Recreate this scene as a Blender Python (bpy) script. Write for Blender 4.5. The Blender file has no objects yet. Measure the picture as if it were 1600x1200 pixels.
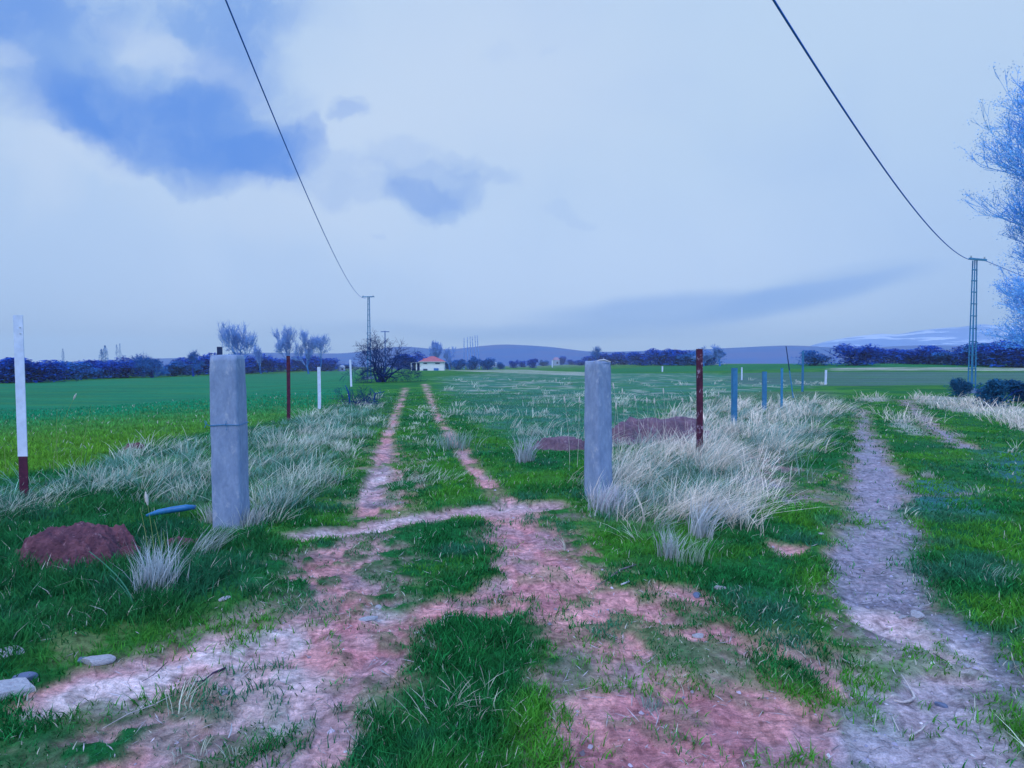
import bpy, math, random
import numpy as np
from mathutils import Vector, Matrix
R = math.radians
random.seed(7)
rng = np.random.default_rng(7)
scene = bpy.context.scene
COL = scene.collection

# ------------------------------------------------------------------ camera
F = 953.0                      # focal length in photo pixels (photo 1600 wide)
PITCH = math.atan(32 / F)
EYE = 1.5
cam_d = bpy.data.cameras.new('camera')
cam_d.sensor_width = 36.0
cam_d.lens = F / 1600 * 36
cam_d.clip_start = 0.05
cam_d.clip_end = 20000
cam = bpy.data.objects.new('camera', cam_d)
cam.location = (0, 0, EYE)
cam.rotation_euler = (R(90) - PITCH, 0, 0)
COL.objects.link(cam)
scene.camera = cam
scene.render.resolution_x = 1024
scene.render.resolution_y = 768

def ray(px, py):
    u = (px - 800) / F; v = (600 - py) / F
    return Vector((u, math.cos(PITCH) + v * math.sin(PITCH), -math.sin(PITCH) + v * math.cos(PITCH)))

# ------------------------------------------------------------------ node helpers
def L(h):
    """sRGB 0-255 to linear"""
    return tuple(((c / 255) / 12.92 if c / 255 <= .04045 else ((c / 255 + .055) / 1.055) ** 2.4) for c in h)

class NT:
    def __init__(s, tree): s.t = tree; s.n = tree.nodes; s.l = tree.links
    def add(s, typ, **kw):
        n = s.n.new(typ)
        for k, v in kw.items():
            if k == 'inp':
                for a, b in v.items():
                    if hasattr(b, 'is_output') or isinstance(b, bpy.types.NodeSocket): s.l.new(b, n.inputs[a])
                    else: n.inputs[a].default_value = b
            else: setattr(n, k, v)
        return n
    def math(s, op, a, b=0.0, clamp=False):
        n = s.add('ShaderNodeMath', operation=op, use_clamp=clamp, inp={0: a, 1: b}); return n.outputs[0]
    def mix(s, f, a, b, typ='MIX'):
        n = s.n.new('ShaderNodeMix'); n.data_type = 'RGBA'; n.blend_type = typ
        for idx, v in ((0, f), (6, a), (7, b)):
            if isinstance(v, bpy.types.NodeSocket): s.l.new(v, n.inputs[idx])
            else: n.inputs[idx].default_value = (*v, 1) if isinstance(v, tuple) and len(v) == 3 else v
        return n.outputs[2]
    def noise(s, vec, scale, detail=4, rough=.55, dist=0.0):
        n = s.add('ShaderNodeTexNoise'); n.inputs['Scale'].default_value = scale
        n.inputs['Detail'].default_value = detail; n.inputs['Roughness'].default_value = rough
        n.inputs['Distortion'].default_value = dist
        if vec is not None: s.l.new(vec, n.inputs['Vector'])
        return n
    def ramp(s, v, a, b, lo=0.0, hi=1.0, smooth=True):
        n = s.add('ShaderNodeMapRange'); n.interpolation_type = 'SMOOTHSTEP' if smooth else 'LINEAR'
        n.clamp = True
        s.l.new(v, n.inputs[0]); n.inputs[1].default_value = a; n.inputs[2].default_value = b
        n.inputs[3].default_value = lo; n.inputs[4].default_value = hi
        return n.outputs[0]

# ------------------------------------------------------------------ sky and light
SUN_EL, SUN_AZ = R(48), R(205)       # soft daylight from behind the camera, slightly left
world = bpy.data.worlds.new('World'); scene.world = world; world.use_nodes = True
w = NT(world.node_tree); w.n.clear()
out = w.add('ShaderNodeOutputWorld')
sky = w.add('ShaderNodeTexSky'); sky.sky_type = 'NISHITA'; sky.sun_disc = False
sky.sun_elevation = SUN_EL; sky.sun_rotation = SUN_AZ
bg1 = w.add('ShaderNodeBackground', inp={'Color': sky.outputs[0], 'Strength': 0.10})
tc = w.add('ShaderNodeTexCoord')
sep = w.add('ShaderNodeSeparateXYZ', inp={0: tc.outputs['Generated']})
ysafe = w.math('MAXIMUM', w.math('ABSOLUTE', sep.outputs[1]), .05)
U = w.math('DIVIDE', sep.outputs[0], ysafe); V = w.math('DIVIDE', sep.outputs[2], ysafe)
uv = w.add('ShaderNodeCombineXYZ', inp={0: U, 1: V}).outputs[0]
front = w.ramp(sep.outputs[1], -.1, .1)
# large soft warp so that the cloud rims billow
def warp(vec, scale, amt, seed):
    n = w.noise(w.add('ShaderNodeVectorMath', operation='ADD', inp={0: vec, 1: (seed, seed * .7, 0)}).outputs[0], scale, 4, .5)
    d = w.add('ShaderNodeVectorMath', operation='SUBTRACT', inp={0: n.outputs['Color'], 1: (.5, .5, .5)}).outputs[0]
    d = w.add('ShaderNodeVectorMath', operation='SCALE', inp={0: d}); d.inputs['Scale'].default_value = amt
    return w.add('ShaderNodeVectorMath', operation='ADD', inp={0: vec, 1: d.outputs[0]}).outputs[0]
uvw = warp(warp(warp(uv, 5.0, .10, 3.1), 13.0, .075, 5.7), 38.0, .022, 1.3)
uvs = warp(uv, 3.0, .05, 9.2)
def px2uv(px, py):
    d = ray(px, py); return d.x / d.y, d.z / d.y
def ell(px, py, rx, ry, rot=0, soft=.55, src=None):
    """soft elliptical patch, given in photo pixels, angles fixed on the sky"""
    u, v = px2uv(px, py)
    m = w.add('ShaderNodeMapping', vector_type='TEXTURE')
    w.l.new(src if src is not None else uvw, m.inputs[0])
    m.inputs['Location'].default_value = (u, v, 0)
    m.inputs['Rotation'].default_value = (0, 0, R(rot))
    m.inputs['Scale'].default_value = (rx / F, ry / F, 1e3)
    l = w.add('ShaderNodeVectorMath', operation='LENGTH', inp={0: m.outputs[0]}).outputs['Value']
    return w.ramp(l, 1.0 + soft * .5, 1.0 - soft * .5)
def union(ms, amts):
    acc = None
    for m, a in zip(ms, amts):
        m = w.math('MULTIPLY', m, a)
        if acc is None: acc = m
        else:  # 1-(1-a)(1-b)
            acc = w.math('SUBTRACT', 1.0, w.math('MULTIPLY', w.math('SUBTRACT', 1.0, acc), w.math('SUBTRACT', 1.0, m)))
    return acc
pale = (.54, .71, .94); mid = (.31, .50, .86); horiz = (.56, .72, 1.02)
g = w.ramp(V, -.02, .42)
col = w.mix(g, horiz, pale)
# right side of the sky a little deeper
rs = w.math('MULTIPLY', w.ramp(U, .25, 1.0), w.ramp(V, .7, -.1))
col = w.mix(w.math('MULTIPLY', rs, .6), col, (.24, .46, .88))
ls = w.math('MULTIPLY', w.ramp(U, -.45, -.9), w.ramp(V, .35, .1))
col = w.mix(w.math('MULTIPLY', ls, .35), col, (.36, .56, .88))
# big mottling of the overcast
nm = w.noise(uv, 2.2, 5, .5, .4).outputs[0]
col = w.mix(w.ramp(nm, .40, .66, 0, .42), col, (.42, .60, .92))
# bright rims near the cloud group
br = union([ell(285, 100, 130, 30, -28, 1.0), ell(60, 225, 60, 90, 0, 1.4), ell(560, 240, 110, 100, 0, 1.5), ell(430, 330, 200, 50, -10, 1.5), ell(750, 120, 240, 150, 0, 1.6), ell(130, 240, 90, 26, -25, 1.0), ell(30, 90, 30, 22, 0, 1.0)], [.6, .6, .5, .5, .6, .5, .5])
thin = union([ell(20, 40, 130, 85, 0, .8), ell(345, 70, 90, 110, -20, .9), ell(200, 20, 260, 45, 0, 1.0), ell(290, 272, 95, 40, -12, .4), ell(110, 150, 80, 50, -35, .6), ell(95, 165, 100, 55, -30, .8),
              ell(558, 172, 34, 22, 10, .5), ell(560, 290, 84, 40, 5, .5), ell(685, 298, 74, 40, 5, .45), ell(740, 264, 62, 15, -20, .9), ell(630, 246, 44, 26, 0, .9),
              ell(775, 82, 24, 12, 0, 1.2), ell(875, 86, 14, 8, 0, 1.2), ell(890, 335, 22, 8, 0, 1.2), ell(586, 368, 10, 5, 0, .8), ell(250, 160, 190, 70, -24, 1.0), ell(420, 200, 90, 70, -30, .9)],
             [.75, .75, .7, .66, .45, .65, .55, .55, .64, .44, .42, .18, .15, .15, .3, .55, .5])
mot = w.ramp(w.noise(uvw, 9.0, 6, .62, .3).outputs[0], .30, .58, .55, 1.15)
mot2 = w.ramp(w.noise(uvw, 6.0, 5, .55, .2).outputs[0], .32, .58, .62, 1.08)
thin = w.math('MULTIPLY', thin, mot)
col = w.mix(thin, col, (.24, .43, .86))
col = w.mix(w.math('MULTIPLY', br, w.math('SUBTRACT', 1.0, w.math('MULTIPLY', thin, .35))), col, (.62, .75, .96))
dense = union([ell(215, 195, 170, 58, -24, .9), ell(180, 200, 110, 50, -32, .9), ell(340, 215, 120, 52, -24, .9), ell(415, 248, 75, 32, -12, .6),
               ell(488, 212, 34, 32, 20, .6), ell(465, 238, 56, 36, -30, .7), ell(668, 306, 58, 18, 3, .8), ell(25, 20, 90, 55, 0, 1.2), ell(350, 120, 60, 70, -20, 1.2), ell(560, 178, 26, 14, 0, .8)],
              [.66, .64, .62, .55, .42, .45, .42, .45, .3, .2])
col = w.mix(w.math('MULTIPLY', dense, mot2), col, (.085, .27, .83))
# lenticular bank low on the right
len1 = union([ell(1075, 480, 215, 24, 4, .9, uvs), ell(1240, 462, 150, 20, 12, .9, uvs), ell(950, 515, 200, 14, 2, 1.2, uvs), ell(1330, 435, 120, 22, 9, 1.0, uvs), ell(760, 520, 260, 12, 0, 1.4, uvs)], [.62, .55, .42, .35, .3])
col = w.mix(len1, col, (.20, .40, .88))
edge = union([ell(1290, 427, 150, 8, 9, 1.2, uvs), ell(1130, 512, 230, 8, 6, 1.3, uvs)], [.28, .2])
col = w.mix(edge, col, (.50, .67, .93))
# unseen sky overhead and behind the camera, made brighter and bluer as fill light
nb = w.noise(tc.outputs['Generated'], 2.5, 5, .6).outputs[0]
back = w.mix(w.ramp(nb, .4, .62), (.34, .80, 1.75), (.80, 1.22, 1.95))
col = w.mix(front, back, col)
zen = w.ramp(sep.outputs[2], .60, .85)
col = w.mix(w.math('MULTIPLY', zen, .85), col, (.38, .90, 1.95))
bg2 = w.add('ShaderNodeBackground', inp={'Color': col, 'Strength': 1.0})
mx = w.add('ShaderNodeMixShader', inp={0: 0.93, 1: bg1.outputs[0], 2: bg2.outputs[0]})
w.l.new(mx.outputs[0], out.inputs[0])
world.cycles.sampling_method = 'MANUAL'; world.cycles.sample_map_resolution = 512

sun_d = bpy.data.lights.new('sun', 'SUN'); sun_d.energy = 1.5; sun_d.angle = R(22); sun_d.color = (1, .80, .70)
sun = bpy.data.objects.new('sun', sun_d); COL.objects.link(sun)
sd = Vector((math.sin(SUN_AZ) * math.cos(SUN_EL), math.cos(SUN_AZ) * math.cos(SUN_EL), math.sin(SUN_EL)))
sun.rotation_euler = sd.to_track_quat('Z', 'Y').to_euler()
sun.location = sd * 50
vs = scene.view_settings
vs.view_transform = 'Standard'; vs.look = 'None'; vs.gamma = 1; vs.exposure = 0.0

# ------------------------------------------------------------------ object helpers
def tag(o, label=None, cat=None, group=None, kind=None):
    if label: o['label'] = label
    if cat: o['category'] = cat
    if group: o['group'] = group
    if kind: o['kind'] = kind
    return o
def link(name, me, m=None, parent=None):
    o = bpy.data.objects.new(name, me); COL.objects.link(o)
    if m is not None and me is not None and len(me.materials) == 0: me.materials.append(m)
    if parent is not None: o.parent = parent
    return o
def empty(name, loc=(0, 0, 0), rz=0):
    o = bpy.data.objects.new(name, None); COL.objects.link(o); o.location = loc; o.rotation_euler = (0, 0, rz)
    o.empty_display_size = .2
    return o
def copy_tree(o, parent=None):
    c = o.copy(); COL.objects.link(c); c.parent = parent
    for ch in [x for x in bpy.data.objects if x.parent == o]: copy_tree(ch, c)
    return c
def raw_mesh(name, co, faces_list, smooth=False, col=None):
    """faces_list: list of (n,k) int arrays"""
    me = bpy.data.meshes.new(name)
    co = np.asarray(co, np.float32)
    me.vertices.add(len(co)); me.vertices.foreach_set('co', co.ravel())
    tot = sum(f.size for f in faces_list)
    idx = np.concatenate([f.ravel() for f in faces_list]).astype(np.int32)
    sizes = np.concatenate([np.full(len(f), f.shape[1], np.int32) for f in faces_list])
    starts = np.concatenate([[0], np.cumsum(sizes)[:-1]]).astype(np.int32)
    me.loops.add(tot); me.loops.foreach_set('vertex_index', idx)
    me.polygons.add(len(sizes)); me.polygons.foreach_set('loop_start', starts)
    if smooth: me.polygons.foreach_set('use_smooth', np.ones(len(sizes), bool))
    if col is not None:
        a = me.attributes.new('col', 'FLOAT_COLOR', 'POINT')
        c4 = np.ones((len(co), 4), np.float32); c4[:, :col.shape[1]] = col
        a.data.foreach_set('color', c4.ravel())
    me.update(calc_edges=True)
    return me
class MB:
    """collects simple solids into one mesh"""
    def __init__(s): s.v = []; s.f = []
    def box(s, c, d, rot=None):
        b = len(s.v); M = rot.to_matrix() if rot is not None else Matrix.Identity(3)
        for z in (-1, 1):
            for x, y in ((-1, -1), (1, -1), (1, 1), (-1, 1)):
                s.v.append(Vector(c) + M @ Vector((x * d[0] / 2, y * d[1] / 2, z * d[2] / 2)))
        s.f += [[b, b + 3, b + 2, b + 1], [b + 4, b + 5, b + 6, b + 7]] + [[b + i, b + (i + 1) % 4, b + 4 + (i + 1) % 4, b + 4 + i] for i in range(4)]
        return s
    def bar(s, p, q, wx, wy=None):
        p, q = Vector(p), Vector(q); d = q - p
        s.box((p + q) / 2, (wx, wy or wx, d.length), d.to_track_quat('Z', 'Y')); return s
    def tube(s, pts, rad, k=6):
        b = len(s.v); n = len(pts)
        for i, p in enumerate(pts):
            p = Vector(p)
            t = (Vector(pts[min(i + 1, n - 1)]) - Vector(pts[max(i - 1, 0)])).normalized()
            q = t.to_track_quat('Z', 'Y'); r = rad[i] if hasattr(rad, '__len__') else rad
            for j in range(k):
                a = 2 * math.pi * j / k; s.v.append(p + q @ Vector((math.cos(a) * r, math.sin(a) * r, 0)))
        for i in range(n - 1):
            for j in range(k):
                s.f.append([b + i * k + j, b + i * k + (j + 1) % k, b + (i + 1) * k + (j + 1) % k, b + (i + 1) * k + j])
        s.f.append([b + j for j in range(k)][::-1]); s.f.append([b + (n - 1) * k + j for j in range(k)])
        return s
    def poly(s, vs, fs):
        b = len(s.v); s.v += [Vector(v) for v in vs]; s.f += [[b + i for i in f] for f in fs]; return s
    def mesh(s, name, smooth=False):
        me = bpy.data.meshes.new(name); me.from_pydata([tuple(v) for v in s.v], [], s.f)
        if smooth: me.polygons.foreach_set('use_smooth', np.ones(len(me.polygons), bool))
        me.update(); return me
    def build(s, name, m, parent=None, smooth=False): return link(name, s.mesh(name, smooth), m, parent)

# ------------------------------------------------------------------ numeric noise
_T = rng.random((256, 256)).astype(np.float32)
def vnoise(x, y):
    xi = np.floor(x).astype(np.int64); yi = np.floor(y).astype(np.int64)
    fx = x - xi; fy = y - yi; fx = fx * fx * (3 - 2 * fx); fy = fy * fy * (3 - 2 * fy)
    a = _T[xi & 255, yi & 255]; b = _T[(xi + 1) & 255, yi & 255]; c = _T[xi & 255, (yi + 1) & 255]; d = _T[(xi + 1) & 255, (yi + 1) & 255]
    return (a * (1 - fx) + b * fx) * (1 - fy) + (c * (1 - fx) + d * fx) * fy
def fbm(x, y, oct=4, seed=0.0):
    s = 0; a = .5; tot = 0
    x = np.asarray(x, float) + seed * 17.3; y = np.asarray(y, float) + seed * 9.1
    for i in range(oct):
        s = s + a * vnoise(x, y); tot += a; a *= .5; x = x * 2.03 + 11.7; y = y * 2.03 + 5.3
    return s / tot          # 0..1
def S(t):
    t = np.clip(t, 0, 1); return t * t * (3 - 2 * t)

# ------------------------------------------------------------------ terrain (large shape only)
def zbase(x, y):
    x = np.asarray(x, float); y = np.asarray(y, float)
    l = -0.8 * S((-(x + 6 + .13 * y) ) / 12) * S(y / 45)
    c = -0.5 * S((y - 60) / 120)
    r = 1.9 * S((x - 5) / 70) * S((y - 45) / 95)
    return l + c + r
def at(px, py, zoff=0.0):
    d = ray(px, py); t = .5; prev = t
    while t < 3000:
        p = Vector((0, 0, EYE)) + d * t
        if p.z < float(zbase(p.x, p.y)) + zoff: break
        prev = t; t *= 1.01
    for _ in range(18):
        m = (prev + t) / 2; p = Vector((0, 0, EYE)) + d * m
        if p.z < float(zbase(p.x, p.y)) + zoff: t = m
        else: prev = m
    p = Vector((0, 0, EYE)) + d * t
    return Vector((p.x, p.y, float(zbase(p.x, p.y))))
def G(px, py):
    p = at(px, py); return (p.x, p.y)

# ------------------------------------------------------------------ ground zones (polygons in world XY)
def poly_sd(poly, x, y):
    P = np.array(poly); n = len(P)
    lo = P.min(0) - 6; hi = P.max(0) + 6
    out = np.full(x.shape, -6.0)
    sel = (x > lo[0]) & (x < hi[0]) & (y > lo[1]) & (y < hi[1])
    xs = x[sel]; ys = y[sel]
    d = np.full(xs.shape, 1e9); ins = np.zeros(xs.shape, bool)
    for i in range(n):
        ax, ay = P[i]; bx, by = P[(i + 1) % n]
        ex, ey = bx - ax, by - ay; L2 = ex * ex + ey * ey + 1e-12
        t = np.clip(((xs - ax) * ex + (ys - ay) * ey) / L2, 0, 1)
        d = np.minimum(d, np.hypot(xs - ax - t * ex, ys - ay - t * ey))
        c = ((ay > ys) != (by > ys))
        with np.errstate(divide='ignore', invalid='ignore'):
            xin = (bx - ax) * (ys - ay) / (by - ay) + ax
        ins ^= c & (xs < xin)
    out[sel] = np.where(ins, d, -d)
    return out
def strip(pts):
    """pts: (px, py, width_px) centre line -> polygon"""
    l = [G(x - ww / 2, y) for x, y, ww in pts]; r = [G(x + ww / 2, y) for x, y, ww in pts]
    return l + r[::-1]
def P_(*pts): return [G(*p) for p in pts]
Z = {}
Z['soil'] = [
    strip([(792, 788, 80), (808, 830, 125), (838, 880, 160), (870, 920, 190), (905, 960, 150), (935, 1010, 130), (975, 1060, 210), (1020, 1110, 340), (1060, 1200, 470), (1080, 1320, 560)]),
    P_((560, 960), (640, 950), (760, 905), (850, 900), (960, 925), (900, 965), (800, 955), (700, 968), (665, 1000), (640, 1040), (585, 1075), (560, 1120), (520, 1200), (380, 1320), (100, 1320), (200, 1180), (260, 1110), (300, 1080), (420, 1040), (450, 970), (490, 925)),
    P_((20, 1085), (120, 1045), (250, 1010), (360, 985), (470, 940), (520, 900), (570, 930), (520, 980), (450, 1030), (330, 1078), (200, 1100), (40, 1112)),
    P_((945, 915), (1060, 905), (1130, 935), (1180, 955), (1210, 975), (1140, 990), (1040, 1000), (960, 985), (910, 950)),
    P_((1100, 985), (1180, 1000), (1280, 1060), (1310, 1120), (1330, 1200), (1330, 1320), (1200, 1320), (1160, 1150), (1080, 1060)),
    P_((1195, 838), (1225, 840), (1235, 855), (1205, 866), (1190, 852)),
    P_((525, 868), (560, 842), (592, 850), (600, 880), (560, 905), (535, 892)),
    P_((1290, 1130), (1250, 1050), (1160, 1000), (1250, 985), (1330, 1060), (1380, 1130)),
]
Z['rut'] = [
    strip([(634, 606, 5), (617, 650, 11), (603, 690, 22), (597, 730, 34), (582, 770, 46), (572, 806, 50)]),
    strip([(664, 600, 4), (678, 640, 8), (702, 680, 14), (735, 722, 22), (764, 760, 34), (792, 796, 58)]),
]
Z['mixed'] = [
    P_((880, 935), (960, 905), (1200, 945), (1320, 1040), (1300, 1110), (1150, 1085), (1020, 1050), (920, 1010)),
    P_((450, 865), (560, 835), (640, 850), (640, 910), (630, 940), (540, 925), (450, 940), (360, 975), (300, 985), (390, 915)),
    P_((60, 1125), (300, 1090), (420, 1110), (380, 1200), (200, 1320), (-60, 1320), (-60, 1180)),
    P_((1280, 1000), (1380, 985), (1400, 1060), (1330, 1120), (1270, 1080)),
    P_((585, 985), (640, 960), (670, 1000), (640, 1080), (590, 1110), (560, 1060)),
]
Z['half'] = [   # worn, sparse cover
    P_((480, 860), (600, 830), (650, 850), (640, 905), (640, 950), (560, 960), (480, 930), (400, 975), (300, 985), (420, 910)),
    P_((940, 935), (1180, 950), (1240, 985), (1180, 1060), (1060, 1080), (930, 1000), (880, 960)),
    P_((870, 790), (930, 830), (985, 895), (930, 905), (880, 850)),
    P_((40, 1120), (300, 1085), (330, 1100), (250, 1160), (120, 1250), (0, 1300), (-60, 1180)),
    P_((1260, 930), (1330, 900), (1460, 930), (1520, 1000), (1440, 1060), (1300, 1050), (1250, 1000)),
    P_((585, 985), (650, 960), (690, 1000), (640, 1060), (600, 1120), (540, 1130)),
    P_((1120, 700), (1290, 740), (1310, 790), (1230, 770)),
    P_((575, 700), (630, 690), (640, 800), (530, 815)),
    P_((850, 985), (930, 990), (950, 1060), (900, 1090), (850, 1060)),
    P_((1340, 940), (1560, 990), (1640, 1130), (1560, 1140), (1440, 1010)),
    P_((80, 965), (150, 960), (190, 985), (130, 1010), (80, 995)),
]
Z['white'] = [
    P_((30, 1090), (140, 1052), (270, 1015), (370, 990), (450, 968), (440, 1015), (350, 1058), (200, 1092), (50, 1110)),
    strip([(470, 833, 10), (540, 826, 30), (610, 817, 30), (650, 806, 20)]),
    P_((600, 935), (640, 930), (610, 965), (570, 975)),
    strip([(700, 790, 18), (760, 797, 26), (830, 792, 22)]),
    P_((380, 1050), (470, 1020), (540, 1040), (490, 1110), (400, 1160), (340, 1150)),
    strip([(600, 720, 18), (590, 760, 40), (575, 785, 30)]),
]
Z['cross'] = [P_((455, 833), (540, 819), (620, 808), (700, 795), (790, 786), (880, 784), (885, 793), (850, 799), (760, 804), (690, 810), (620, 825), (540, 839), (470, 841))]
Z['red'] = [
    P_((490, 965), (560, 940), (620, 960), (660, 975), (650, 1010), (590, 1040), (530, 1030), (500, 1000)),
    P_((740, 920), (830, 905), (900, 920), (860, 950), (760, 955)),
    P_((1090, 1060), (1230, 1110), (1330, 1200), (1330, 1320), (900, 1320), (860, 1160), (950, 1100)),
    P_((820, 810), (870, 840), (900, 870), (850, 870)),
]
Z['gravel'] = [
    strip([(1345, 640, 14), (1352, 680, 26), (1362, 720, 60), (1372, 760, 90), (1368, 800, 90), (1370, 840, 150), (1375, 880, 180), (1382, 920, 170), (1400, 950, 130)]),
    strip([(1412, 625, 8), (1440, 650, 16), (1472, 675, 24), (1510, 700, 30)]),
    strip([(1230, 775, 40), (1300, 770, 60), (1420, 772, 120), (1500, 772, 30)]),
    P_((1150, 745), (1230, 755), (1250, 790), (1180, 780)),
    P_((1290, 1090), (1370, 1080), (1420, 1140), (1380, 1200), (1310, 1180)),
    P_((1450, 950), (1540, 985), (1600, 1080), (1600, 1130), (1530, 1050), (1470, 1000)),
]
Z['pinkgravel'] = [
    strip([(1400, 940, 110), (1420, 990, 150), (1440, 1040, 210), (1460, 1100, 300), (1500, 1200, 420), (1530, 1320, 520)]),
]
Z['drygrass'] = [
    P_((945, 800), (1000, 825), (1080, 815), (1150, 820), (1165, 780), (1225, 740), (1260, 715), (1290, 670), (1318, 622), (1290, 611), (1180, 612), (1110, 616), (1060, 650), (1000, 680), (965, 700), (955, 740), (935, 770)),
]
Z['drypale'] = [   # far strips of straw
    P_((690, 578), (820, 577.5), (905, 581), (960, 585), (905, 587), (760, 581.5)),
    P_((1425, 618), (1500, 620), (1560, 630), (1640, 645), (1640, 690), (1560, 655), (1470, 638), (1430, 628)),
    P_((1345, 621), (1380, 619), (1386, 628), (1350, 629)),
    P_((1390, 648), (1420, 650), (1450, 680), (1410, 675)),
    P_((1100, 567), (1260, 564), (1260, 567), (1110, 571)),
    P_((1300, 575), (1640, 575), (1640, 580), (1300, 579)),
]
Z['dryleft'] = [
    P_((388, 820), (470, 800), (505, 740), (560, 690), (600, 640), (585, 615), (545, 630), (500, 650), (420, 668), (385, 680)),
    P_((335, 690), (250, 700), (150, 740), (60, 765), (-60, 790), (-60, 840), (50, 800), (140, 775), (250, 760), (250, 800), (335, 790)),
]
Z['lushleft'] = [
    P_((-200, 800), (60, 790), (180, 765), (260, 755), (270, 800), (330, 850), (400, 830), (480, 850), (450, 900), (380, 955), (300, 975), (180, 1000), (60, 1030), (-300, 1060)),
]
Z['lush'] = [
    P_((605, 835), (745, 815), (755, 860), (740, 905), (660, 925), (625, 895)),
    P_((700, 985), (780, 962), (825, 990), (832, 1030), (812, 1060), (850, 1080), (850, 1150), (858, 1320), (600, 1320), (560, 1200), (575, 1130), (590, 1080), (640, 1075), (660, 1050), (655, 1010)),
    P_((880, 980), (905, 990), (930, 1080), (900, 1100), (875, 1030)),
    P_((460, 800), (520, 740), (580, 700), (600, 640), (585, 760), (540, 815), (480, 822)),
    P_((625, 770), (700, 745), (755, 760), (765, 792), (700, 798), (620, 800)),
    P_((1165, 800), (1260, 790), (1320, 800), (1300, 840), (1230, 836), (1170, 830)),
    P_((1180, 870), (1290, 880), (1300, 940), (1290, 1010), (1240, 1020), (1180, 960), (1150, 900)),
    P_((1400, 800), (1600, 790), (1700, 1050), (1590, 1040), (1500, 950), (1440, 900)),
    P_((1250, 640), (1330, 625), (1325, 700), (1290, 760), (1220, 790), (1180, 800), (1150, 850), (1000, 840), (1170, 780), (1260, 710)),
    P_((840, 740), (910, 735), (912, 775), (850, 785), (800, 770), (780, 740)),
    P_((870, 810), (930, 810), (1000, 830), (1140, 840), (1160, 900), (1050, 905), (960, 880)),
    P_((0, 1110), (330, 1072), (345, 1085), (150, 1110), (30, 1180), (-80, 1300), (-100, 1120)),
    P_((1560, 1100), (1640, 1130), (1640, 1200), (1560, 1170)),
]
Z['brown'] = [P_((1140, 583), (1320, 581), (1640, 582), (1640, 600), (1330, 603), (1140, 600))]
Z['farfield'] = [P_((900, 579), (1030, 572), (1640, 569), (1640, 574), (1300, 575), (1100, 580), (900, 583))]
Z['meadow'] = [P_((690, 590), (760, 583), (1100, 583), (1300, 600), (1110, 620), (960, 690), (905, 700), (800, 690), (720, 640))]
Z['leftfield'] = [P_((-400, 600), (0, 600), (300, 588), (560, 578), (545, 612), (500, 640), (400, 665), (300, 680), (200, 700), (140, 730), (0, 745), (-400, 760))]
Z['verge'] = [P_((640, 583), (760, 580), (740, 600), (690, 600), (640, 590))]
Z['bluepatch'] = [P_((1380, 750), (1500, 755), (1510, 800), (1420, 800)), P_((1450, 950), (1560, 980), (1610, 1090), (1520, 1040)), P_((1540, 700), (1640, 720), (1640, 770), (1560, 745))]

def masks(x, y):
    """soft, noise-broken masks at world points"""
    x = np.asarray(x, float); y = np.asarray(y, float)
    r = np.hypot(x, y)
    amp = .05 + .022 * np.minimum(r, 60)
    sc = 1.0
    wx = (fbm(x * 2.1, y * 2.1, 4, 1) - .5) * amp * 3.2 + (fbm(x * 9, y * 9, 3, 2) - .5) * amp * 1.2
    wy = (fbm(x * 2.1, y * 2.1, 4, 3) - .5) * amp * 3.2 + (fbm(x * 9, y * 9, 3, 4) - .5) * amp * 1.2
    edge = (fbm(x * 14, y * 14, 3, 5) - .5)
    M = {}
    for k, polys in Z.items():
        m = np.full(x.shape, -6.0)
        f = .12 if k == 'rut' else .35 if k in ('gravel', 'brown', 'farfield', 'drypale', 'leftfield', 'cross', 'rut') else 1.0
        for p in polys: m = np.maximum(m, poly_sd(p, x + wx * f, y + wy * f))
        wd = .04 + .012 * r
        if k == 'rut': wd = .05 + .006 * r
        if k in ('half', 'mixed', 'meadow', 'drygrass', 'dryleft', 'bluepatch', 'lush', 'lushleft'): wd = wd * 2.5
        M[k] = S(.5 + (m + edge * wd * .8) / (2 * wd))
    return M
def bare_of(M, x, y):
    n = fbm(np.asarray(x) * 7, np.asarray(y) * 7, 4, 6)
    patch = S((n - .40) / .14)
    b = np.maximum.reduce([M['soil'] * (1 - .35 * S((fbm(np.asarray(x) * 5, np.asarray(y) * 5, 3, 8) - .56) / .1)), M['cross'], M['rut'] * (1 - .75 * S((fbm(np.asarray(x) * 3, np.asarray(y) * 2, 4, 9) - .50) / .12)), M['gravel'] * .97,
                           M['pinkgravel'] * (1 - .55 * S((fbm(np.asarray(x) * 4, np.asarray(y) * 6, 3, 12) - .5) / .12)), M['half'] * patch * .9])
    mp_ = S((fbm(np.asarray(x) * 4.3, np.asarray(y) * 4.3, 4, 14) - .44) / .12)
    b = b * (1 - .72 * M['mixed'] * mp_)
    b = b * (1 - (.55 + .40 * S((fbm(np.asarray(x) * 3.7, np.asarray(y) * 3.7, 4, 15) - .36) / .08)) * M['lush'] * (1 - np.maximum(M['cross'], M['rut']))) * (1 - .85 * M['lushleft'])
    return b
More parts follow.
